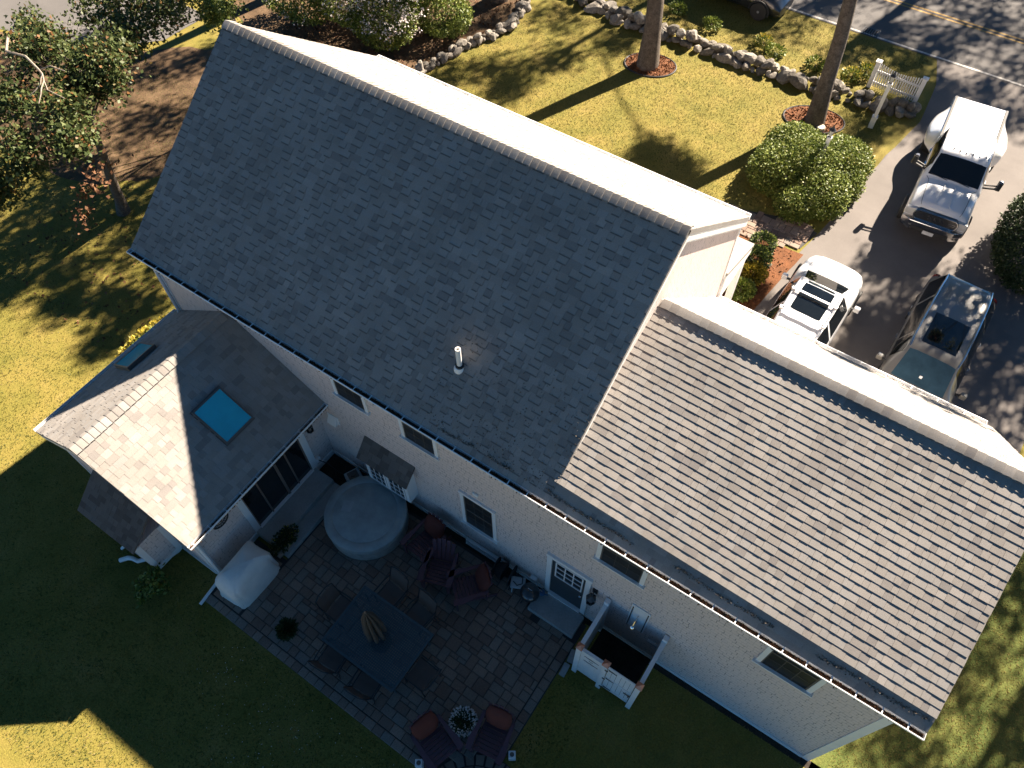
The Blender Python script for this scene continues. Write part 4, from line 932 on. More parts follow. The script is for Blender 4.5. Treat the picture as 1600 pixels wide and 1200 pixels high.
for i, (x, y, R, h, mat, lb) in enumerate(((10.95, 10.95, .42, .5, 'bush_leaf', 'bright green low shrub beside the porch, nearest the garage'), (11.0, 11.75, .40, .45, 'gold_leaf', 'yellow-green mounded plant between the porch shrubs'),
                                (10.85, 12.25, .42, .6, 'dark_leaf', 'dark shrub with pale flecks beside the porch column'), (10.75, 12.95, .40, .55, 'dark_leaf', 'dark shrub at the brick walk end of the porch bed'))):
    t = thing('porch_shrub', lb, 'shrub', (x, y, 0), 0, 'shrubs in the porch bed')
    m = MB(); m.tube([(0, 0, 0), (0, 0, h*.8)], .015, 5); m.build('stem', 'bark', t)
    leaves('foliage', mat, blobpts((0, 0, h*.55), (R, R, h*.55), 1600, 40+i, shell=.45, clump=6), .075, t, seed=40+i)
    if mat == 'dark_leaf': leaves('pale_leaves', 'bush_leaf', blobpts((0, 0, h*.6), (R, R, h*.55), 350, 50+i, shell=.9), .06, t, seed=50+i)
# the big clipped bush round the lamp post
t = thing('bush', 'large round green bush growing around the lamp post by the driveway', 'bush', (10.62, 16.55, 0))
m = MB()
for k in range(12): a = k*.55; m.tube([(0, 0, 0), (.5*math.cos(a), .5*math.sin(a), .5), (1.2*math.cos(a), 1.3*math.sin(a), 1.0)], [.04, .03, .015], 6)
m.build('stem', 'bark', t)
P = np.concatenate([blobpts((x, y, .55*k), (R, R*.95, .85*k), n, 600+q, shell=.66, clump=16) for q, (x, y, R, k, n) in enumerate(((-.75, .75, 1.05, .92, 8500), (.75, .85, 1.1, 1.0, 9500), (-.7, -.55, 1.05, .95, 8500), (.75, -.75, 1.0, .9, 8000), (0, .1, 1.25, 1.12, 9500), (1.2, .1, .7, .8, 4200), (.3, -1.5, .7, .7, 4000), (-1.25, .1, .6, .75, 3500)))]); P = P[P[:, 2] > .04]
leaves('foliage', 'bush_leaf', P, .075, t, seed=61)
# right edge hedge
t = thing('hedge_shrub', 'dark green shrub at the right side of the driveway', 'shrub', (17.75, 17.2, 0))
m = MB(); m.tube([(0, 0, 0), (0, 0, 1.2)], .05, 6); m.build('stem', 'bark', t)
P = blobpts((0, 0, .9), (1.35, 2.2, 1.25), 17000, 62, shell=.7, clump=24); P = P[P[:, 2] > .05]
leaves('foliage', 'dark_leaf', P, .09, t, seed=62)
# flowering shrub behind the house
t = thing('flowering_shrub', 'tall shrub covered in white blossom behind the main ridge', 'shrub', (-7.1, 15.3, 0))
m = MB()
for k in range(8): a = k*.8; m.tube([(0, 0, 0), (.8*math.cos(a), .6*math.sin(a), 1.1), (1.8*math.cos(a), 1.2*math.sin(a), 2.1)], [.06, .04, .02], 6)
m.build('stem', 'bark', t)
P = np.concatenate([blobpts((0, 0, 1.6), (2.6, 1.5, 1.3), 15000, 63, shell=.65, clump=20), blobpts((-2.5, -1.0, 1.2), (1.8, 1.2, 1.1), 7000, 64, shell=.65, clump=12), blobpts((1.4, -.5, 1.2), (1.3, 1.2, 1.1), 5500, 65, shell=.65, clump=12)]); P = P[P[:, 2] > .05]
leaves('foliage', 'bush_leaf', P, .10, t, seed=63)
P = np.concatenate([clumps([(0, 0, 1.75)], [(2.55, 1.45, 1.25)], (330, 15), 66, .11), clumps([(1.4, -.5, 1.3)], [(1.3, 1.15, 1.05)], (120, 13), 68, .10), clumps([(-2.5, -1, 1.2)], [(1.8, 1.2, 1.1)], (28, 12), 67, .08)])
d_ = P-np.array((0, 0, 1.2)); d_ /= np.linalg.norm(d_, axis=1)[:, None]; P = P+d_*.25; P = P[P[:, 2] > .5]
leaves('blossoms', 'blossom', P, .085, t, up=1.6, seed=66)
t = thing('shrub', 'dark green shrub on the straw bed inside the curved stone edging', 'shrub', (-4.5, 16.9, 0))
m = MB(); m.tube([(0, 0, 0), (0, 0, .8)], .04, 6); m.build('stem', 'bark', t)
P = blobpts((0, 0, .75), (1.25, 1.0, .8), 6500, 69, shell=.6, clump=14); P = P[P[:, 2] > .05]; leaves('foliage', 'bush_leaf', P, .09, t, seed=69)
for i, (x, y) in enumerate(((9.95, 22.75), (10.35, 23.3), (6.4, 22.9), (7.0, 22.6), (4.2, 22.9), (2.6, 23.1), (8.6, 22.7))):
    t = thing('flower_clump', ('yellow flowering clump beside the picket fence post', 'yellow flowering clump behind the left end of the picket fence', 'yellow flowering clump on the verge near the wall middle', 'green leafy clump with few flowers behind the wall middle', 'green clump behind the stone wall near the first trunk',
        'green clump behind the stone wall left of the first trunk', 'green clump behind the stone wall near the second trunk')[i], 'plant', (x, y, 0), 0, 'clumps on the road verge')
    m = MB(); m.tube([(0, 0, 0), (0, 0, .15)], .02, 5); m.build('stem', 'bark', t)
    leaves('foliage', 'bush_leaf', blobpts((0, 0, .18), (.38, .3, .22), 420, 70+i, shell=.3), .09, t, up=.1, seed=70+i)
    if i < 3: leaves('blossoms', 'gold_leaf', blobpts((0, 0, .24), (.34, .28, .2), 200, 80+i, shell=.85), .07, t, up=1.5, seed=80+i)

# ------------------------------------------------------------------ stones, fence, lamps, mulch rings, drain
def stone_mesh(seed, sub=2):
    bm = bmesh.new(); bmesh.ops.create_icosphere(bm, subdivisions=sub, radius=1); r = random.Random(seed)
    cuts = [(Vector((r.gauss(0, 1), r.gauss(0, 1), r.gauss(0, 1))).normalized(), r.uniform(.55, .85)) for _ in range(9)]
    for v in bm.verts:
        for n, d in cuts:
            e = v.co.dot(n)-d
            if e > 0: v.co -= n*e*.92
        v.co *= 1+r.uniform(-.03, .03)
    me = bpy.data.meshes.new('stone'); bm.to_mesh(me); bm.free(); me.materials.append(MATS['stone'])
    at = me.attributes.new('tint', 'FLOAT', 'FACE'); at.data.foreach_set('value', [0.0]*len(me.polygons)); return me
STONES = [stone_mesh(k) for k in range(12)]
def wall_of_stones(name, label, path, w, layers, size, seed):
    t = thing(name, label, 'wall', (0, 0, 0)); r = random.Random(seed); P = [Vector((*p, 0)) for p in path]
    for lay in range(layers):
        for a, b in zip(P, P[1:]):
            d = (b-a); L = d.length; d.normalize(); s = Vector((-d.y, d.x, 0)); x = r.random()*size*.5
            while x < L:
                for side in ((-1, 1) if lay < layers-1 or w > .5 else (0,)):
                    R = size*r.choice((.5, .7, .85, 1.0, 1.15, 1.4))*r.uniform(.9, 1.1)*(.9 if lay else 1)
                    o = link('stone', r.choice(STONES), t); o.location = a+d*(x+r.uniform(-.05, .05))+s*(side*w*.5*(1-.35*lay)+r.uniform(-.05, .05))+Vector((0, 0, R*.45+lay*size*.85))
                    o.scale = (R*r.uniform(.75, 1.5), R*r.uniform(.7, 1.15), R*r.uniform(.5, .9)); o.rotation_euler = (r.uniform(-.4, .4), r.uniform(-.4, .4), r.uniform(0, 6.3))
                x += size*1.55*r.uniform(.8, 1.2)
wall_of_stones('stone_wall', 'dry laid fieldstone wall between the front lawn and the road', [(-2.0, 22.0), (-.6, 21.7), (1.0, 21.35), (2.8, 21.45), (4.0, 21.5), (6.1, 21.4), (7.4, 21.5), (9.8, 21.6), (10.9, 21.75), (12.6, 22.05)], .44, 2, .24, 5)
wall_of_stones('stone_edging', 'low curved row of fieldstones edging the straw bed', [(-3.1, 21.2), (-2.75, 19.9), (-2.4, 18.6), (-2.75, 17.5), (-3.2, 16.5), (-3.35, 15.4), (-3.75, 14.1)], .20, 2, .17, 6)
t = thing('picket_fence', 'short white picket fence with a dipped top behind the stone wall', 'fence', (0, 0, 0))
F0, F1 = Vector((10.68, 22.72, 0)), Vector((12.37, 22.64, 0)); fd = (F1-F0).normalized()
for p in (F0, F1):
    m = MB(); m.box(p.x-.075, p.x+.075, p.y-.075, p.y+.075, 0, 1.02); po = m.build('fence_post', 'rail_white', t)
    m = MB(); x, y, z = p.x, p.y, 1.02; m.box(x-.1, x+.1, y-.1, y+.1, z, z+.03); m.add([(x-.09, y-.09, z+.031), (x+.09, y-.09, z+.031), (x+.09, y+.09, z+.031), (x-.09, y+.09, z+.031), (x, y, z+.08)], [(0, 1, 4), (1, 2, 4), (2, 3, 4), (3, 0, 4), (0, 3, 2, 1)]); m.build('post_cap', 'rail_white', po)
for z in (.22, .66): m = MB(); m.bar(F0+fd*.06+Vector((0, .03, z)), F1-fd*.06+Vector((0, .03, z)), .03, .07); m.build('rail', 'rail_white', t)
for k in range(18):
    f = (k+.5)/18; p = F0.lerp(F1, .05+.90*f); h = 1.02-.14*math.sin(math.pi*f); m = MB(); m.box(p.x-.023, p.x+.023, p.y-.008, p.y+.010, .08, h-.03)
    m.add([(p.x-.023, p.y-.008, h-.03), (p.x+.023, p.y-.008, h-.03), (p.x+.023, p.y+.010, h-.03), (p.x-.023, p.y+.010, h-.03), (p.x, p.y+.001, h)], [(0, 1, 4), (1, 2, 4), (2, 3, 4), (3, 0, 4)]); m.build('picket', 'rail_white', t)
def lamp_post(loc, label):
    t = thing('lamp_post', label, 'lamp post', loc, .15, 'white lamp posts with black lanterns')
    m = MB(); m.box(-.058, .058, -.058, .058, 0, 1.72); m.build('post', 'rail_white', t)
    m = MB(); m.box(-.085, .085, -.085, .085, 0, .42); m.box(-.095, .095, -.095, .095, .42, .45); m.build('post_sleeve', 'rail_white', t)
    m = MB(); m.box(-.075, .075, -.075, .075, 1.72, 1.75); m.box(-.06, .06, -.06, .06, 1.75, 1.77); m.build('post_cap', 'rail_white', t)
    L_ = MB(); 
    for sx in (-1, 1):
        for sy in (-1, 1): L_.bar((sx*.045, sy*.045, 1.80), (sx*.075, sy*.075, 2.02), .012)
    L_.box(-.055, .055, -.055, .055, 1.77, 1.80); L_.lathe((0, 0, 2.02), [(.105, 0), (.10, .015), (.05, .07), (.035, .11), (.012, .15), (.02, .17), (.004, .19)], 12)
    L_ = L_.build('lantern', 'black_metal', t)
    m = MB(); m.add([(-.045, -.045, 1.80), (.045, -.045, 1.80), (.045, .045, 1.80), (-.045, .045, 1.80), (-.073, -.073, 2.02), (.073, -.073, 2.02), (.073, .073, 2.02), (-.073, .073, 2.02)], [(0, 1, 5, 4), (1, 2, 6, 5), (2, 3, 7, 6), (3, 0, 4, 7)]); m.build('lantern_glass', 'lamp_lens', L_)
lamp_post((11.53, 20.55, 0), 'white lamp post with a black lantern in front of the picket fence')
lamp_post((10.86, 16.85, 0), 'white lamp post half hidden in the large green bush')
t = thing('drain_grate', 'black iron drain grate set in the road edge', 'grate', (9.56, 26.05, .015))
m = MB(); m.box(-.33, .33, -.27, -.22, 0, .012); m.box(-.33, .33, .22, .27, 0, .012); m.box(-.33, -.28, -.22, .22, 0, .012); m.box(.28, .33, -.22, .22, 0, .012); m.build('grate_frame', 'black_metal', t)
for k in range(6): x = -.235+k*.094; m = MB(); m.box(x-.018, x+.018, -.22, .22, 0, .010); m.build('grate_bar', 'black_metal', t)
m = MB(); m.add([(-.28, -.22, .002), (.28, -.22, .002), (.28, .22, .002), (-.28, .22, .002)], [(0, 1, 2, 3)], .1); m.build('pit', 'soil', t, fixn=False)
def mulch_ring(c, rx, ry, rot, label, seed):
    pts = [(c[0]+rx*math.cos(a)*math.cos(rot)-ry*math.sin(a)*math.sin(rot), c[1]+rx*math.cos(a)*math.sin(rot)+ry*math.sin(a)*math.cos(rot)) for a in [2*math.pi*k/48 for k in range(48)]]
    m = MB(); m.tube([(x, y, .02) for x, y in pts]+[(pts[0][0], pts[0][1], .02)], .035, 6, cap=False); o = m.build('edging_hoop', 'black_rubber', smooth=True); o['label'] = label; o['category'] = 'edging'; o['group'] = 'black edging round the trees'
    m = MB(); m.add([(c[0], c[1], .10)]+[(x, y, .022) for x, y in pts], [(0, 1+k, 1+(k+1) % 48) for k in range(48)], .5); m.build('mulch_ring', 'mulch', kind='structure')
    r = np.random.default_rng(seed); n = 1800; a = r.random(n)*6.283; q = np.sqrt(r.random(n))*.96
    P = np.stack([c[0]+q*(rx*np.cos(a)*math.cos(rot)-ry*np.sin(a)*math.sin(rot)), c[1]+q*(rx*np.cos(a)*math.sin(rot)+ry*np.sin(a)*math.cos(rot)), .03+.075*(1-q)], 1)
    leaves('bark_chips', 'mulch_chip', P, .07, None, up=1.2, seed=seed, kind='stuff')
mulch_ring((3.36, 19.42), .98, .72, .3, 'black edging hoop round the left front tree', 91); mulch_ring((9.72, 19.8), 1.06, .72, .3, 'black edging hoop round the right front tree', 92)
m = MB(); m.lathe((10.12, 19.42, .0), [(.17, 0), (.15, .12), (.14, .14)], 16); o = m.build('tree_stump', 'stump_wood', smooth=True); o['label'] = 'small pale cut stump beside the right front tree'; o['category'] = 'stump'

# ------------------------------------------------------------------ vehicles
def smooth1(K, u, ten=.55):
    """tension-limited cubic through rows K (n,...) at parameter u"""
    n = len(K); i = min(int(u), n-2); f = u-i; a = K[max(i-1, 0)]; b = K[i]; c = K[i+1]; d = K[min(i+2, n-1)]
    m0 = (c-a)*.5*ten; m1 = (d-b)*.5*ten; f2 = f*f; f3 = f2*f
    return (2*f3-3*f2+1)*b+(f3-2*f2+f)*m0+(-2*f3+3*f2)*c+(f3-f2)*m1
class Loft:
    def __init__(s, st):
        K = []
        for y, pts in st:
            R = [(-x, y, z) for x, z in pts[::-1]]+[(x, y, z) for x, z in pts[1:]]; K.append(R)
        s.K = np.array(K, float); s.n = len(K); s.m = len(K[0]); s.c = (s.m-1)/2
    def P(s, u, v):
        row = smooth1(s.K, min(max(u, 0), s.n-1.0001)); return smooth1(row, min(max(v+s.c, 0), s.m-1.0001))
    def N(s, u, v):
        e = .02; a = s.P(u+e, v)-s.P(u-e, v); b = s.P(u, v+e)-s.P(u, v-e); n = np.cross(b, a); n /= np.linalg.norm(n)+1e-9
        p = s.P(u, v); return n if np.dot(n, np.array((p[0], 0, p[2]-.6)))+n[2]*.3 > 0 else -n
    def body(s, name, mat, parent, su=5, sv=4):
        m = MB(); m.grid([[tuple(s.P(i/su, j/sv-s.c)) for j in range((s.m-1)*sv+1)] for i in range((s.n-1)*su+1)])
        for u in (0, s.n-1.0001): m.add([tuple(s.P(u, j/sv-s.c)) for j in range((s.m-1)*sv+1)], [tuple(range((s.m-1)*sv+1))])
        return m.build(name, mat, parent, smooth=True)
    def patch(s, name, mat, parent, u0, u1, v0, v1, off=.006, n=10, k=8, round_=0, taper=0):
        m = MB(); rows = []
        for i in range(n+1):
            row = []
            for j in range(k+1):
                a, b = i/n, j/k; vv = v0+(v1-v0)*b+taper*(a-.5)*(b-.5)
                if round_: sh = round_*(2*b-1)**4; a = a*(1-sh)+sh*.5
                u = u0+(u1-u0)*a; row.append(tuple(s.P(u, vv)+s.N(u, vv)*off))
            rows.append(row)
        m.grid(rows); return m.build(name, mat, parent, smooth=True)
def wheel(parent, x, y, r=.36, w=.24, rim='aluminium', out=1):
    m = MB(); m.lathe((0, 0, 0), [(r*.62, -w/2), (r*.93, -w/2), (r, -w*.36), (r, w*.36), (r*.93, w/2), (r*.62, w/2)], 28); ob = m.build('wheel', 'black_rubber', parent, smooth=True)
    ob.matrix_local = Matrix.Translation((x, y, r)) @ Matrix.Rotation(math.pi/2*out, 4, 'Y')
    m = MB(); m.lathe((0, 0, w*.30), [(r*.62, 0), (r*.6, .03), (r*.55, .0), (r*.2, .02), (r*.12, .06)], 24)
    for k in range(6): a = k*math.pi/3; m.bar((.08*math.cos(a), .08*math.sin(a), w*.42), (r*.6*math.cos(a), r*.6*math.sin(a), w*.40), .05, .03)
    m.build('rim', rim, ob)
def mirror(parent, x, y, z, s, mat, L=.12):
    m = MB(); m.bar((x, y, z), (x+s*L, y-.02, z+.02), .06, .04); m.build('mirror_arm', 'black_rubber', parent)
    m = MB(); m.box(x+s*L-.03, x+s*(L)+.10*s+.03 if s > 0 else x+s*L+.03, y-.07, y+.05, z-.04, z+.13) if s > 0 else m.box(x-L-.13, x-L+.03, y-.07, y+.05, z-.04, z+.13)
    m.build('side_mirror', mat, parent, bevel=.025)
def suv(name, label, cat, loc, rz, paint, st, ws, rw, roof, rack=False, sunroof=None, wheels=(1.4, -1.4), windows=(), group=None, front_end=True):
    t = thing(name, label, cat, loc, rz, group); L = Loft(st); b = L.body('body', paint, t)
    L.patch('windshield', 'tinted_glass' if paint == 'dark_paint_car' else 'car_glass', t, *ws, round_=.10); L.patch('rear_window', 'car_glass', t, *rw, round_=.08)
    for u0, u1 in windows:
        for s in (-1, 1):
            L.patch('side_window', 'car_glass', t, u0, u1, s*2.12, s*2.88)
    for s in (-1, 1):
        for y in wheels:
            x = s*.83; wheel(t, x, y, out=s)
            m = MB(); m.tube([(s*.935, y+.42*math.cos(a), .36+.42*math.sin(a)) for a in [k*math.pi/12-.2 for k in range(14)]], .03, 6); m.build('wheel_arch', 'black_rubber', t, smooth=True)
    return t, L
def seam(L, parent, pts, name='panel_gap'):
    m = MB(); m.tube([tuple(L.P(u, v)+L.N(u, v)*.001) for u, v in pts], .006, 5); m.build(name, 'black_rubber', parent, smooth=True)
# white wagon, nose to the street
def X(zt, wt, ws, zs, wm, zm, wl=.80, zl=.34, dz=.03): return [(0, zt), (wt*.55, zt-dz*.25), (wt, zt-dz), (ws, zs), (wm, zm), (wl, zl), (wl-.15, .20)]
st = [(-2.34, X(.86, .60, .72, .80, .78, .60, .72)), (-2.24, X(1.02, .64, .82, .94, .87, .64)), (-2.02, X(1.16, .62, .86, .98, .91, .66)), (-1.72, X(1.56, .56, .87, 1.02, .92, .66)),
      (-1.2, X(1.66, .59, .88, 1.03, .93, .66)), (-.4, X(1.69, .61, .88, 1.02, .93, .66)), (.15, X(1.66, .60, .88, 1.01, .93, .66)), (.38, X(1.55, .59, .88, 1.0, .93, .65)), (1.16, X(1.12, .68, .87, 1.0, .92, .64)),
      (1.30, X(1.06, .68, .86, .97, .92, .64)), (1.80, X(.98, .62, .82, .88, .89, .60)), (2.12, X(.90, .52, .72, .78, .80, .56)), (2.30, X(.70, .40, .58, .64, .66, .50, .6)), (2.37, X(.56, .3, .5, .5, .56, .42, .5, .3))]
t, L = suv('parked_car', 'white sport wagon with roof bars and glass roof parked nose to the street', 'car', (12.97, 10.72, .008), math.radians(-1.5), 'white_paint_car', st, (7.10, 7.95, -1.75, 1.75), (2.15, 2.85, -1.6, 1.6), None, windows=((3.1, 4.45), (4.55, 7.1)))
L.patch('roof_glass', 'car_glass', t, 4.35, 5.95, -1.35, 1.35, off=.005, round_=.03); L.patch('roof_glass', 'car_glass', t, 6.08, 6.75, -1.25, 1.25, off=.005, round_=.12)
for s in (-1, 1):
    m = MB(); m.tube([tuple(L.P(u, s*1.93)+np.array((0, 0, .05 if 3.4 < u < 6.9 else .0))) for u in np.linspace(3.2, 7.0, 16)], .018, 6); m.build('roof_rail', 'aluminium', t, smooth=True)
    mirror(t, s*.90, .62, 1.0, s, 'white_paint_car')
    L.patch('headlight', 'lamp_lens', t, 11.0, 12.0, s*2.1, s*2.8, off=.005)
seam(L, t, [(8.15, v) for v in np.linspace(-1.9, 1.9, 14)]); seam(L, t, [(u, 2.05) for u in np.linspace(8.15, 11.6, 12)]); seam(L, t, [(u, -2.05) for u in np.linspace(8.15, 11.6, 12)])
for s in (-1, 1):
    for u in (4.5, 7.3): seam(L, t, [(u, v) for v in np.linspace(s*3.0, s*4.8, 10)], 'door_gap')
for y in (-.34, -1.12): m = MB(); m.bar((-.57, y, 1.765), (.57, y, 1.765), .06, .03); m.box(-.64, -.53, y-.04, y+.04, 1.70, 1.78); m.box(.53, .64, y-.04, y+.04, 1.70, 1.78); m.build('roof_bar', 'aluminium', t)
# dark wagon, nose to the garage
st = [(-2.55, X(.90, .62, .76, .84, .80, .60)), (-2.44, X(1.06, .68, .86, .98, .89, .66)), (-2.22, X(1.26, .66, .90, 1.02, .93, .68)), (-1.92, X(1.64, .60, .91, 1.06, .94, .68)), (-1.3, X(1.74, .63, .92, 1.07, .95, .68)),
      (-.3, X(1.77, .65, .92, 1.06, .95, .68)), (.8, X(1.74, .65, .92, 1.04, .95, .68)), (1.10, X(1.66, .63, .92, 1.03, .95, .67)), (1.82, X(1.16, .72, .91, 1.03, .94, .66)), (2.0, X(1.10, .72, .90, 1.0, .94, .66)), (2.3, X(1.02, .66, .86, .92, .90, .6)), (2.52, X(.85, .55, .74, .78, .82, .55)), (2.64, X(.6, .4, .6, .55, .66, .45, .6))]
t, L = suv('parked_car', 'dark grey family wagon with a large sunroof parked nose to the garage', 'car', (16.25, 11.42, .008), math.radians(180-1.5), 'dark_paint_car', st, (7.06, 7.95, -1.8, 1.8), (2.1, 2.85, -1.7, 1.7), None, windows=((3.1, 4.4), (4.48, 5.7), (5.76, 7.2)), wheels=(1.55, -1.5))
L.patch('sunroof', 'car_glass', t, 5.05, 6.15, -1.3, 1.3, off=.006, round_=.03); 
for s in (-1, 1):
    m = MB(); m.tube([tuple(L.P(u, s*1.95)+np.array((0, 0, .03))) for u in np.linspace(3.1, 7.0, 16)], .016, 6); m.build('roof_rail', 'chrome', t, smooth=True)
    mirror(t, s*.93, 1.35, 1.02, s, 'dark_paint_car'); L.patch('tail_light', 'red_lens', t, .8, 1.9, s*2.3, s*3.1, off=.006)
    for y in (.2, -.75): m = MB(); m.tube([(s*.96, y, .93), (s*.985, y+.08, .95), (s*.96, y+.16, .93)], .012, 6); m.build('door_handle', 'chrome', t)
for s in (-1, 1):
    for u in (4.42, 5.73, 7.35): seam(L, t, [(u, v) for v in np.linspace(s*3.0, s*4.8, 10)], 'door_gap')
m = MB(); m.box(-.02, .05, 1.60, 1.64, 1.30, 1.36); m.build('toll_tag', 'rail_white', t)
# white heavy pickup, nose to the garage
t = thing('pickup_truck', 'white heavy pickup with flared rear fenders, tow mirrors and cab lights', 'pickup truck', (14.58, 18.95, .008), math.radians(184.1)); t.scale = (1.07, 1.05, 1.03)
def XT(zt, wt, ws, zs, wm, zm, wl=.78, zl=.5): return [(0, zt), (wt*.6, zt-.008), (wt, zt-.035), (ws, zs), (wm, zm), (wl, zl), (wl-.1, .42)]
st = [(-.36, XT(1.84, .60, .80, 1.28, .83, .9)), (-.30, XT(1.90, .64, .81, 1.28, .84, .9)), (.2, XT(1.93, .66, .82, 1.28, .85, .9)), (.80, XT(1.91, .66, .82, 1.27, .85, .9)), (.98, XT(1.85, .65, .82, 1.27, .85, .9)), (1.46, XT(1.36, .72, .82, 1.24, .85, .88)),
      (1.60, XT(1.31, .62, .80, 1.16, .85, .86)), (2.1, XT(1.28, .60, .79, 1.12, .86, .84)), (2.48, XT(1.22, .57, .78, 1.06, .86, .80)), (2.60, XT(1.15, .53, .77, 1.0, .85, .76)), (2.66, XT(1.02, .50, .76, .92, .83, .70))]
L = Loft(st); L.body('cab', 'white_paint_car', t)
L.patch('windshield', 'car_glass', t, 4.06, 4.95, -1.85, 1.85, round_=.07); L.patch('rear_window', 'car_glass', t, .05, .12, -1.4, 1.4)
for s in (-1, 1):
    L.patch('side_window', 'car_glass', t, 1.35, 4.5, s*2.12, s*2.92, taper=0); 
    m = MB(); m.bar((s*.80, 1.20, 1.28), (s*1.12, 1.16, 1.34), .04, .05); m.bar((s*.80, 1.20, 1.38), (s*1.10, 1.16, 1.44), .03, .03); m.build('mirror_arm', 'black_rubber', t)
    m = MB(); m.box(min(s*1.10, s*1.24), max(s*1.10, s*1.24), 1.08, 1.20, 1.30, 1.62); m.build('tow_mirror', 'black_paint_car', t, bevel=.03)
    m = MB(); m.box(min(s*1.12, s*1.20), max(s*1.12, s*1.20), 1.10, 1.18, 1.622, 1.64); m.build('mirror_cap', 'chrome', t, bevel=.005)
    m = MB(); m.prism([(.52*s, .78), (.84*s, .82), (.84*s, 1.02), (.56*s, 1.06)] if s > 0 else [(.56*s, 1.06), (.84*s, 1.02), (.84*s, .82), (.52*s, .78)], 'y', 2.60, 2.725); m.build('headlight', 'lamp_lens', t, bevel=.015)
    for y in (-.05, .62): m = MB(); m.bar((s*.855, y, 1.10), (s*.855, y+.14, 1.10), .03, .03); m.build('door_handle', 'chrome', t)
    for y, w_ in ((1.95, .26), (-1.42, .44)): wheel(t, s*(.80 if y > 0 else .86), y, r=.38, w=w_, rim='chrome', out=s)
for s in (-1, 1):
    seam(L, t, [(u, s*1.9) for u in np.linspace(5.2, 8.7, 12)]); seam(L, t, [(4.4, v) for v in np.linspace(s*3.0, s*4.8, 10)], 'door_gap'); seam(L, t, [(1.6, v) for v in np.linspace(s*3.0, s*4.8, 10)], 'door_gap')
for k in range(7):
    x = (k-3)*.175; m = MB(); m.lathe((0, 0, 0), [(.022, 0), (.02, .015), (.008, .03)], 10, sy=1.6); o = m.build('cab_light', 'black_paint_car' if k not in (1,) else 'blue_plastic', t); o.location = (x, .80-.02*abs(k-3), 1.918-.004*abs(k-3)**1.5)
m = MB(); m.prism([(-.57, .80), (-.60, .92), (-.57, 1.04), (-.5, 1.09), (.5, 1.09), (.57, 1.04), (.60, .92), (.57, .80), (.5, .76), (-.5, .76)], 'y', 2.64, 2.765); gr = m.build('grille', 'black_paint_car', t)
m = MB(); ring = [(-.57, .80), (-.60, .92), (-.57, 1.04), (-.5, 1.09), (.5, 1.09), (.57, 1.04), (.60, .92), (.57, .80), (.5, .76), (-.5, .76), (-.57, .80)]
m.tube([(x, 2.768, z) for x, z in ring], .02, 6, cap=False); m.build('grille_surround', 'chrome', gr, smooth=True)
for x0, x1 in ((-.53, -.33), (.33, .53)):
    for z in (.90, .955): m = MB(); m.bar((x0, 2.772, z), (x1, 2.772, z), .012, .012); m.build('grille_bar', 'chrome', gr)
cu = bpy.data.curves.new('grille_letters', 'FONT'); cu.body = 'RAM'; cu.size = .17; cu.extrude = .008; cu.align_x = 'CENTER'; cu.align_y = 'CENTER'; cu.space_character = 1.55; cu.materials.append(MATS['chrome'])
tmp = bpy.data.objects.new('tmp', cu); COL.objects.link(tmp); dg = bpy.context.evaluated_depsgraph_get(); me = bpy.data.meshes.new_from_object(tmp.evaluated_get(dg)); bpy.data.objects.remove(tmp)
me.name = 'grille_letters'; o = link('grille_letters', me, gr); o.matrix_local = Matrix.Translation((0, 2.778, .925)) @ Matrix.Rotation(math.pi, 4, 'Z') @ Matrix.Rotation(math.pi/2, 4, 'X')
m = MB(); m.prism([(-.86, 2.45), (-.84, 2.72), (-.62, 2.86), (.62, 2.86), (.84, 2.72), (.86, 2.45)], 'z', .56, .74); m.build('bumper', 'chrome', t, bevel=.02)
m = MB(); m.prism([(-.84, 2.45), (-.82, 2.70), (-.6, 2.82), (.6, 2.82), (.82, 2.70), (.84, 2.45)], 'z', .38, .555); m.build('lower_bumper', 'chrome', t, bevel=.02)
m = MB(); m.box(-.52, .52, 2.80, 2.865, .44, .57); m.build('air_intake', 'black_rubber', t)
m = MB(); m.box(-.15, .15, 2.867, 2.88, .40, .52); m.build('licence_plate', 'plate', t)
m = MB(); m.bar((-.45, 1.50, 1.37), (.1, 1.44, 1.40), .015); m.bar((.15, 1.50, 1.37), (.62, 1.44, 1.39), .015); m.build('wiper', 'black_rubber', t)
m = MB()
for s in (-1, 1): m.tube([(s*.14, 1.62, 1.328), (s*.16, 2.1, 1.30), (s*.19, 2.46, 1.245)], .012, 6)
m.build('hood_crease', 'white_paint_car', t, smooth=True)
# bed with flared fenders and a fitted cover
b = Loft([(y, [(0, z), (.5, z), (.74, z), (.80, z-.02), (wv, zb), (wv-.02, .62), (.78, .50)]) for y, z, wv, zb in ((-2.72, 1.30, .82, 1.0), (-2.6, 1.32, .83, 1.0), (-2.25, 1.32, .86, 1.0), (-1.95, 1.32, 1.06, .98), (-1.42, 1.32, 1.15, .96), (-.9, 1.32, 1.08, .98), (-.62, 1.32, .88, 1.0), (-.45, 1.32, .83, 1.0), (-.40, 1.30, .82, 1.0))])
b.body('bed', 'white_paint_car', t)
m = MB(); m.box(-.70, .70, -2.62, -.50, 1.322, 1.338); m.build('bed_cover', 'tonneau', t, bevel=.006)
for s in (-1, 1): m = MB(); m.box(min(s*.715, s*.79), max(s*.715, s*.79), -2.68, -.44, 1.321, 1.35); m.build('bed_rail', 'black_rubber', t, bevel=.008)
m = MB(); m.box(-.8, .8, -2.86, -2.72, .55, .72); m.build('rear_bumper', 'chrome', t, bevel=.02)
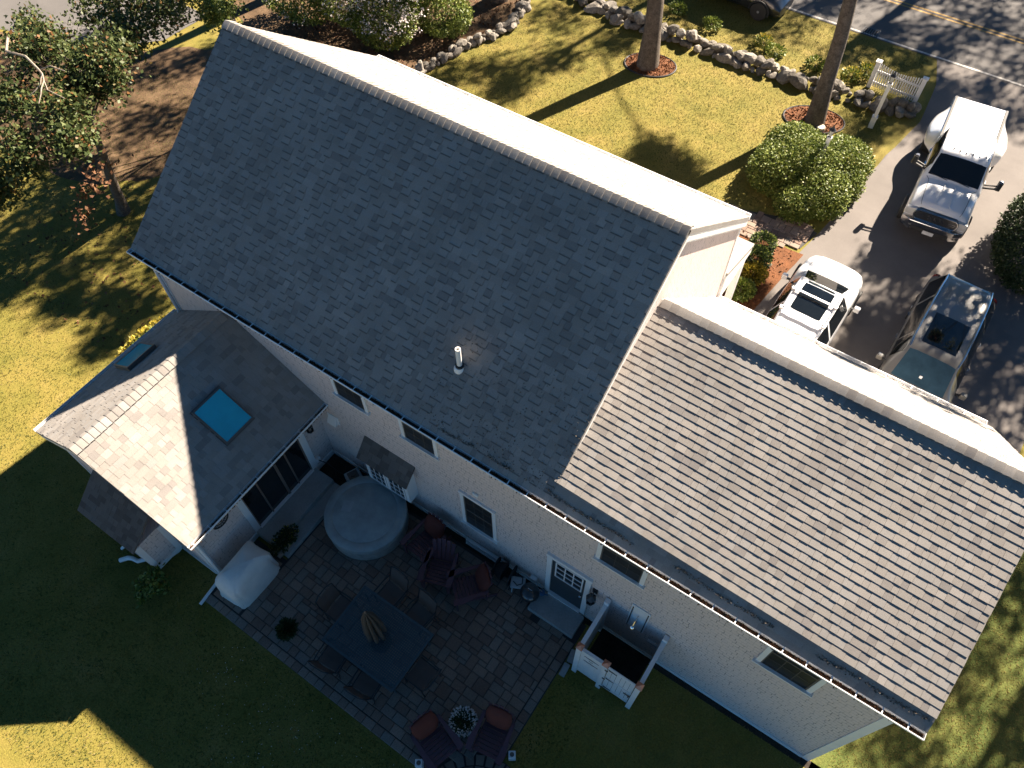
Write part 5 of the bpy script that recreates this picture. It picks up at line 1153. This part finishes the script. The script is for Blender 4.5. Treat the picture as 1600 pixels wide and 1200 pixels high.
# dark car mostly above the picture, parked on the verge
st = [(-2.2, X(.80, .5, .66, .7, .74, .55, .7)), (-2.0, X(.98, .6, .76, .86, .84, .6)), (-1.2, X(1.05, .6, .8, .92, .88, .62)), (-.6, X(1.42, .52, .82, .94, .88, .62)), (.3, X(1.45, .54, .82, .93, .88, .62)), (1.0, X(1.02, .6, .8, .9, .88, .62)), (1.9, X(.9, .55, .74, .8, .84, .58)), (2.2, X(.62, .4, .6, .56, .7, .48, .65))]
suv('parked_car', 'black low car parked on the verge at the top edge of the photo', 'car', (4.1, 25.3, .01), math.radians(-92), 'black_paint_car', st, (4.1, 4.9, -1.7, 1.7), (2.1, 2.9, -1.7, 1.7), None, windows=((3.0, 4.1),))

# ------------------------------------------------------------------ trees
SD = Vector((.22, 1, .71))
def cast(x, y, h, z=0): return tuple(Vector((x, y, z))+SD*((h-z)/.71))
def tree(name, label, base, lean, h, r0, blobs, leafmat='oak_leaf', per=(70, 26), lsize=.16, spread=.38, seed=0, group=None):
    t = thing(name, label, 'tree', (*base, 0), 0, group); B = Vector((*base, 0)); r = random.Random(seed)
    top = Vector((lean[0]*h, lean[1]*h, h)); n = 9; pts = []; rs = []
    for k in range(n+1):
        f = k/n; pts.append(top*f+Vector((r.uniform(-.05, .05), r.uniform(-.05, .05), 0))*h*.06*(f > 0)); rs.append(r0*(1.35 if k == 0 else 1.05-.72*f))
    m = MB(); m.tube([pts[0]-Vector((0, 0, .1))]+pts, [r0*1.5]+rs, 14); m.build('trunk', 'bark', t, smooth=True)
    m = MB()
    for c, R in blobs:
        c = Vector(c)-B; f = min(max((c.z-1.2)/h, .25), .97); a = top*f; mid = a.lerp(c, .55)+Vector((r.uniform(-.3, .3), r.uniform(-.3, .3), .25)); rb = max(.03, r0*.34*(1.1-f))
        m.tube([a, mid, c], [rb, rb*.6, rb*.25], 7)
        for q in range(5):
            e = c+Vector((r.uniform(-1, 1)*R, r.uniform(-1, 1)*R, r.uniform(-.5, .7)*R)); m.tube([mid.lerp(c, .4), mid.lerp(e, .7), e], [rb*.4, rb*.25, .01], 5)
    m.build('limb', 'bark', t, smooth=True)
    P = clumps([tuple(Vector(c)-B) for c, R in blobs], [(R, R, R*.7) for c, R in blobs], per, seed, spread)
    leaves('crown', leafmat, P, lsize, t, up=.3, seed=seed)
    return t
# the oak whose crown shows top left
ok = [((-8.8, 4.1, 5.0), .9), ((-5.9, 4.1, 5.5), .8), ((-5.4, 2.4, 5.0), .7), ((-5.6, 3.8, 5.0), .6), ((-5.7, .85, 4.5), .75), ((-4.6, 1.8, 4.8), .45), ((-7.2, 2.0, 5.0), .85), ((-7.0, 7.0, 5.0), .85), ((-6.2, -.1, 3.8), .6),
      ((-6.6, 5.5, 5.0), .75), ((-6.1, 3.3, 5.2), .6), ((-7.9, 6.0, 5.2), .9), ((-8.0, .6, 4.4), .9), ((-7.4, 3.4, 5.6), .7)]
oak = tree('oak_tree', 'leafy oak with some rusty leaves on the lawn left of the main roof', (-7.15, 3.05), (.26, .02), 5.2, .17, ok, per=(46, 34), lsize=.115, spread=.20, seed=101)
young = tree('young_tree', 'young tree with pale green leaves just beyond the left end of the main ridge', (-7.4, 9.6), (.02, 0), 4.4, .07, [((-7.0, 8.9, 4.2), .6), ((-6.4, 8.4, 4.4), .5), ((-8.3, 8.6, 4.4), .8), ((-7.6, 9.6, 4.6), .7), ((-8.8, 9.4, 4.0), .6)], leafmat='bush_leaf', per=(36, 30), lsize=.10, spread=.18, seed=102)
m = MB(); o_ = Vector((-7.15, 3.05, 0))
bare_sets = ([(-7.9, 3.0, 5.9), (-7.24, 2.54, 6.0), (-6.5, 2.62, 6.08), (-5.86, 2.5, 6.0), (-5.5, 2.38, 6.1), (-5.3, 2.25, 6.05), (-5.0, 2.1, 6.0), (-4.45, 2.15, 5.95)], [(-5.86, 2.5, 6.0), (-5.6, 2.7, 6.1), (-5.4, 2.72, 6.1), (-5.2, 2.8, 6.05)], [(-5.3, 2.25, 6.05), (-5.1, 2.02, 6.05), (-5.0, 1.9, 6.0), (-4.9, 1.7, 5.9)], [(-5.6, 2.4, 6.05), (-5.45, 2.2, 5.95), (-5.4, 2.0, 5.9), (-5.5, 1.8, 5.8)])
for q, pts in enumerate(bare_sets):
    m = MB(); m.tube([Vector(p)-o_ for p in pts], [(.038 if q == 0 else .018)*(1-.11*k) for k in range(len(pts))], 6); m.build('bare_branch', 'bare_wood', oak, smooth=True)
oak_rust = 0
rust = clumps([(-4.45+7.15, 1.5-3.05, 3.6), (-4.2+7.15, .9-3.05, 3.2), (-5.0+7.15, 2.6-3.05, 4.4), (-4.0+7.15, 1.9-3.05, 4.0)], [(.4, .4, .3)]*4, (7, 9), 7, .14)
leaves('rusty_leaves', 'litter', rust, .12, oak, up=.2, seed=8)
# the two tall trunks in the front lawn, crowns above the picture
tree('tall_tree', 'tall bare-trunked tree in the left mulch ring of the front lawn', (3.30, 19.32), (-.14, .24), 12.4, .32, [((1.9, 21.8, 10.3), 1.3), ((1.0, 22.5, 11.4), 1.3), ((2.6, 22.6, 12.2), 1.2)], seed=111, per=(40, 24), group='tall trees in the front lawn')
tree('tall_tree', 'tall bare-trunked tree in the right mulch ring beside the large bush', (9.80, 19.66), (-.13, .30), 12.2, .27, [((8.6, 22.6, 9.9), 1.2), ((7.9, 23.2, 11.2), 1.2), ((8.9, 23.6, 12.1), 1.2)], seed=112, per=(40, 24), group='tall trees in the front lawn')
def C_(x, y, h, R, z=0): return (cast(x, y, h, z), R)
tree('street_tree', 'broad shade tree across the road, left one', (4.5, 38), (0, 0), 14, .35, [C_(-2.6, 14.6, 12, .8), C_(-1.2, 16.2, 13, 1.0), C_(.2, 17.6, 12.5, .9), C_(-1.2, 20.6, 12, 1.2), C_(1.6, 20.2, 12.5, .8), C_(-.2, 15.3, 14, .7),
     C_(3.2, 23.8, 12, 1.3), C_(6.2, 24.2, 12, 1.4), C_(.2, 23.8, 12, 1.5), C_(6.5, 14.9, 14, .5), C_(5.7, 15.1, 14, .35), C_(7.1, 14.7, 14, .4), C_(-3.5, 18.2, 13, 1.0), C_(-6, 12.0, 14, .9), C_(9.6, 24.3, 12, 1.1)], seed=121, per=(26, 22), lsize=.2, spread=.3, group='trees beyond the road')
tree('street_tree', 'broad shade tree across the road, middle one', (13, 42), (0, 0), 15, .4, [C_(12.1, 21.6, 14, .9), C_(11.6, 20.2, 14, .8), C_(13.1, 23.3, 14, 1.1), C_(14.2, 24.6, 13, 1.1), C_(8, 27.8, 13, 1.6), C_(11.3, 28.2, 13, 1.6), C_(15, 27.3, 13, 1.5), C_(13.5, 30.5, 12, 1.7),
     C_(18, 28, 12, 1.7), C_(9, 31.5, 12, 1.6), C_(14.4, 21.9, 14, .6), C_(16.5, 24.5, 13, 1.0), C_(10.2, 26.3, 14, .9), C_(17, 31, 12, 1.5), C_(12.2, 26.6, 13, 1.0), C_(13.2, 28.8, 13, 1.2), C_(16.8, 26.6, 13, 1.0), C_(15.6, 29.4, 13, 1.2), C_(11, 30.6, 13, 1.2), C_(13.4, 22.3, 13.5, .7), C_(15.2, 23.4, 13.5, .7), C_(7.2, 26.4, 13.5, .9), C_(12.6, 22.2, 14, .6), C_(12.8, 23.9, 14, .8), C_(11.6, 24.8, 14, .8), C_(14.2, 22.6, 13, .6, 1.0)], seed=122, per=(26, 22), lsize=.2, spread=.3, group='trees beyond the road')
tree('driveway_tree', 'shade tree to the right of the driveway, above the picture', (20.8, 25.2), (0, 0), 11.5, .32, [C_(15.2, 13.2, 9.5, 1.0), C_(16.7, 12.2, 9.5, 1.3), C_(18.0, 14.3, 9.5, 1.5), C_(18.6, 11.2, 9.5, 1.5), C_(16.2, 9.6, 10, 1.2), C_(19.3, 16.5, 9, 1.5),
     C_(14.6, 11.2, 10, .6), C_(14.5, 9.2, 10.5, .5), C_(18.6, 8.6, 10, 1.4), C_(17.6, 10.0, 10, 1.2), C_(14.9, 14.8, 10, .4), C_(16.4, 7.2, 10.5, .8, 2.9), C_(14.4, 7.7, 10.5, .35, 2.9), C_(18.0, 12.8, 11, 1.3), C_(14.0, 14.3, 10.5, .45), C_(14.6, 12.4, 10.5, .6), C_(14.9, 10.0, 10.5, .6), C_(15.0, 11.6, 10, .6), C_(18.9, 13.2, 10, 1.0), C_(17.6, 17.6, 10, .9), C_(15.6, 8.6, 10.5, .8), C_(17.2, 8.6, 10.5, .9), C_(17.0, 14.4, 10.5, .7), C_(17.2, 15.6, 9.5, 1.0), C_(15.8, 11, 10.5, .8), C_(11.7, 9.3, 11, .3), C_(11.3, 10.9, 11, .25)], seed=123, per=(30, 22), lsize=.17, spread=.26)
tree('side_yard_tree', 'shade tree beyond the right end of the garage wing', (24, 18), (0, 0), 11.5, .3, [C_(19.1, 1.8, 10, 1.0), C_(19.5, 4.3, 10, 1.3), C_(20.5, 6.6, 10, 1.5), C_(21.3, 3.0, 10.5, .8), C_(18.9, -.4, 10.5, .5), C_(20.6, 1.2, 10.5, .45), C_(19.0, 3.2, 10, .9), C_(22.5, 5, 10, 1.2), C_(19.5, 6.0, 10, 1.1), C_(20.4, -.6, 11, .5)], seed=124, per=(30, 22), lsize=.17, spread=.26)
tree('back_tree', 'shade tree above the picture beyond the blossom shrub', (-4.0, 20), (0, 0), 12.5, .32, [C_(-8, 1.6, 9.6, 1.1), C_(-5.6, 2.1, 9.6, .9), C_(-7.4, 4.6, 9.8, 1.1), C_(-4.6, .2, 10.2, .55), C_(-6.4, 8.0, 10, .9), C_(-9, 10.6, 10, 1.1), C_(-5.2, 4.2, 10, 1.0), C_(-3.6, .6, 10.8, .5), C_(-3.4, -.9, 11, .35), C_(-5.0, 6.4, 10, 1.0), C_(-4.0, 2.6, 10.4, .9), C_(-6.8, 3.2, 10, 1.0), C_(-5.6, -.6, 10.6, .5), C_(-7.0, 6.4, 10, 1.0), C_(-5.2, 8.6, 10, .8)], seed=125, per=(32, 22), lsize=.18, spread=.28)
tree('back_tree', 'shade tree above the picture beyond the side road', (-11, 19), (0, 0), 12.5, .34, [C_(-10.5, 3.2, 9.8, 1.4), C_(-10, 6.6, 10, 1.3), C_(-13, 4.6, 10, 1.4), C_(-12, 8.6, 10, 1.1), C_(-15.4, 8.6, 10, 1.0), C_(-9.8, -.2, 10, 1.1), C_(-12.5, 1.0, 10, 1.4), C_(-15.5, 4.0, 10, 1.4), C_(-8.6, -2.0, 10.4, .45), C_(-17, 6.5, 10, 1.2), C_(-6.6, .2, 10.6, .8), C_(-8.2, .6, 10.4, .9), C_(-9.0, 2.0, 10.2, 1.0), C_(-8.4, 8.2, 10, 1.0), C_(-11.2, 10.4, 10, .9), C_(-7.6, -1.0, 10.6, .6)], seed=126, per=(34, 22), lsize=.18, spread=.28)

# ------------------------------------------------------------------ grass blades
def scatter_grass(n, seed):
    r = np.random.default_rng(seed)
    reg = [(-14, 1, -10.5, 9, .30), (-4, 12, 12.3, 26, .36), (17.6, 22, -1.5, 8.5, .10), (1, 19, -9, .1, .26)]
    out = []
    for x0, x1, y0, y1, f in reg:
        k = int(n*f); out.append(np.stack([x0+(x1-x0)*r.random(k), y0+(y1-y0)*r.random(k)], 1))
    P = np.concatenate(out); x, y = P[:, 0], P[:, 1]
    bad = ((x > .1) & (x < 17.9) & (y > .02) & (y < 8.5)) | ((x > .2) & (x < 4.6) & (y > -3.9) & (y < .2)) | ((x > 4.4) & (x < 12.3) & (y > -4.55) & (y < .2)) | (((x-12.35)**2+(y+4.6)**2) < 1.6)
    bad |= ((x > 11.85+(y-13.6)*.125) & (y > 8)) | (y > 25.6) | ((y < 14.3+np.clip(x-9, 0, 3)*.35) & (y > 8.4) & (x > -.3) & (x < 13) & (x > 3.5)) | ((y < 12.3) & (y > 8.4) & (x > -.3) & (x < 3.6)) | ((x-3.36)**2/.9+(y-19.42)**2/.5 < 1) | ((x-9.72)**2/1.0+(y-19.8)**2/.5 < 1) | ((x > 12.4) & (x < 14) & (y > -1.1) & (y < .2)) | ((x < -2.3-.22*(19-y)) & (y > 12))
    P = P[~bad]; n = len(P); a = r.random(n)*6.283; h = .022+.034*r.random(n); lean = .6+.8*r.random(n); w = .006+.006*r.random(n)
    c, s = np.cos(a), np.sin(a); b = np.zeros((n, 3)); b[:, :2] = P
    v0 = b+np.stack([-s*w, c*w, np.zeros(n)], 1); v1 = b+np.stack([s*w, -c*w, np.zeros(n)], 1); v2 = b+np.stack([c*h*lean, s*h*lean, h*.8], 1)
    pn = .5+.25*np.sin(P[:, 0]*1.9+np.sin(P[:, 1]*1.3)*2)*np.sin(P[:, 1]*1.6+1)+.3*(r.random(n)-.5)
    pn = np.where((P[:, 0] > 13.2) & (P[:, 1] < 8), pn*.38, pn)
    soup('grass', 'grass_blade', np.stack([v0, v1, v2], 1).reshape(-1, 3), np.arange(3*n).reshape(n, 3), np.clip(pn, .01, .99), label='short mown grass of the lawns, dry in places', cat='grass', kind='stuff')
scatter_grass(260000, 5)
r = np.random.default_rng(77); n = 420
P = np.stack([5.5+6*r.random(n), -8+3.3*r.random(n), .04+0*r.random(n)], 1); P = P[(P[:, 1] < -4.7) & (P[:, 1] > -4.2-.62*(P[:, 0]-3))]
leaves('clover_flowers', 'blossom', P, .022, None, up=2, seed=78, kind='stuff')
r = np.random.default_rng(79); n = 1300; P = np.stack([-9+9*r.random(n), -1+9*r.random(n), .02+0*r.random(n)], 1); leaves('fallen_leaves', 'litter', P, .09, None, up=2, seed=80, kind='stuff')

# leaf and catkin debris caught on the lowest courses above the gutter
r = np.random.default_rng(91); n = 2600; xx = 8.5+9.2*r.random(n); yy = .115+.012*r.normal(size=n)+.03*(np.sin(xx*3.1)*np.sin(xx*1.3)); k_ = np.sin(xx*2.3)+np.sin(xx*5.1+1) > -.3; xx = xx[k_]; yy = yy[k_]
leaves('roof_debris', 'pale_litter', np.stack([xx, yy, HE+yy*.748+.016], 1), .03, house, up=2, seed=92, kind='stuff')
r = np.random.default_rng(93); n = 700; xx = 8+3*r.random(n); yy = .1+1.6*r.random(n)**2; leaves('roof_debris', 'pale_litter', np.stack([xx, yy, HE+yy*.748+.022], 1), .03, house, up=2, seed=94, kind='stuff')

r = np.random.default_rng(95); n = 5200; P = np.stack([.0+11.8*r.random(n), 8.6+4.8*r.random(n), .018+.02*r.random(n)], 1); P = P[(P[:, 0] > 9.2) & (P[:, 0] < 11.25+(P[:, 1]-8.6)*.12)]
leaves('bark_chips', 'mulch_chip', P, .075, None, up=1.4, seed=96, kind='stuff')
r = np.random.default_rng(97); n = 5200; P = np.stack([-10+7*r.random(n), 12.6+8.5*r.random(n), .012+.02*r.random(n)], 1); P = P[P[:, 0] < -3.5+(P[:, 1]-14)*.17]
leaves('pine_straw', 'litter', P, .10, None, up=1.4, seed=98, kind='stuff')
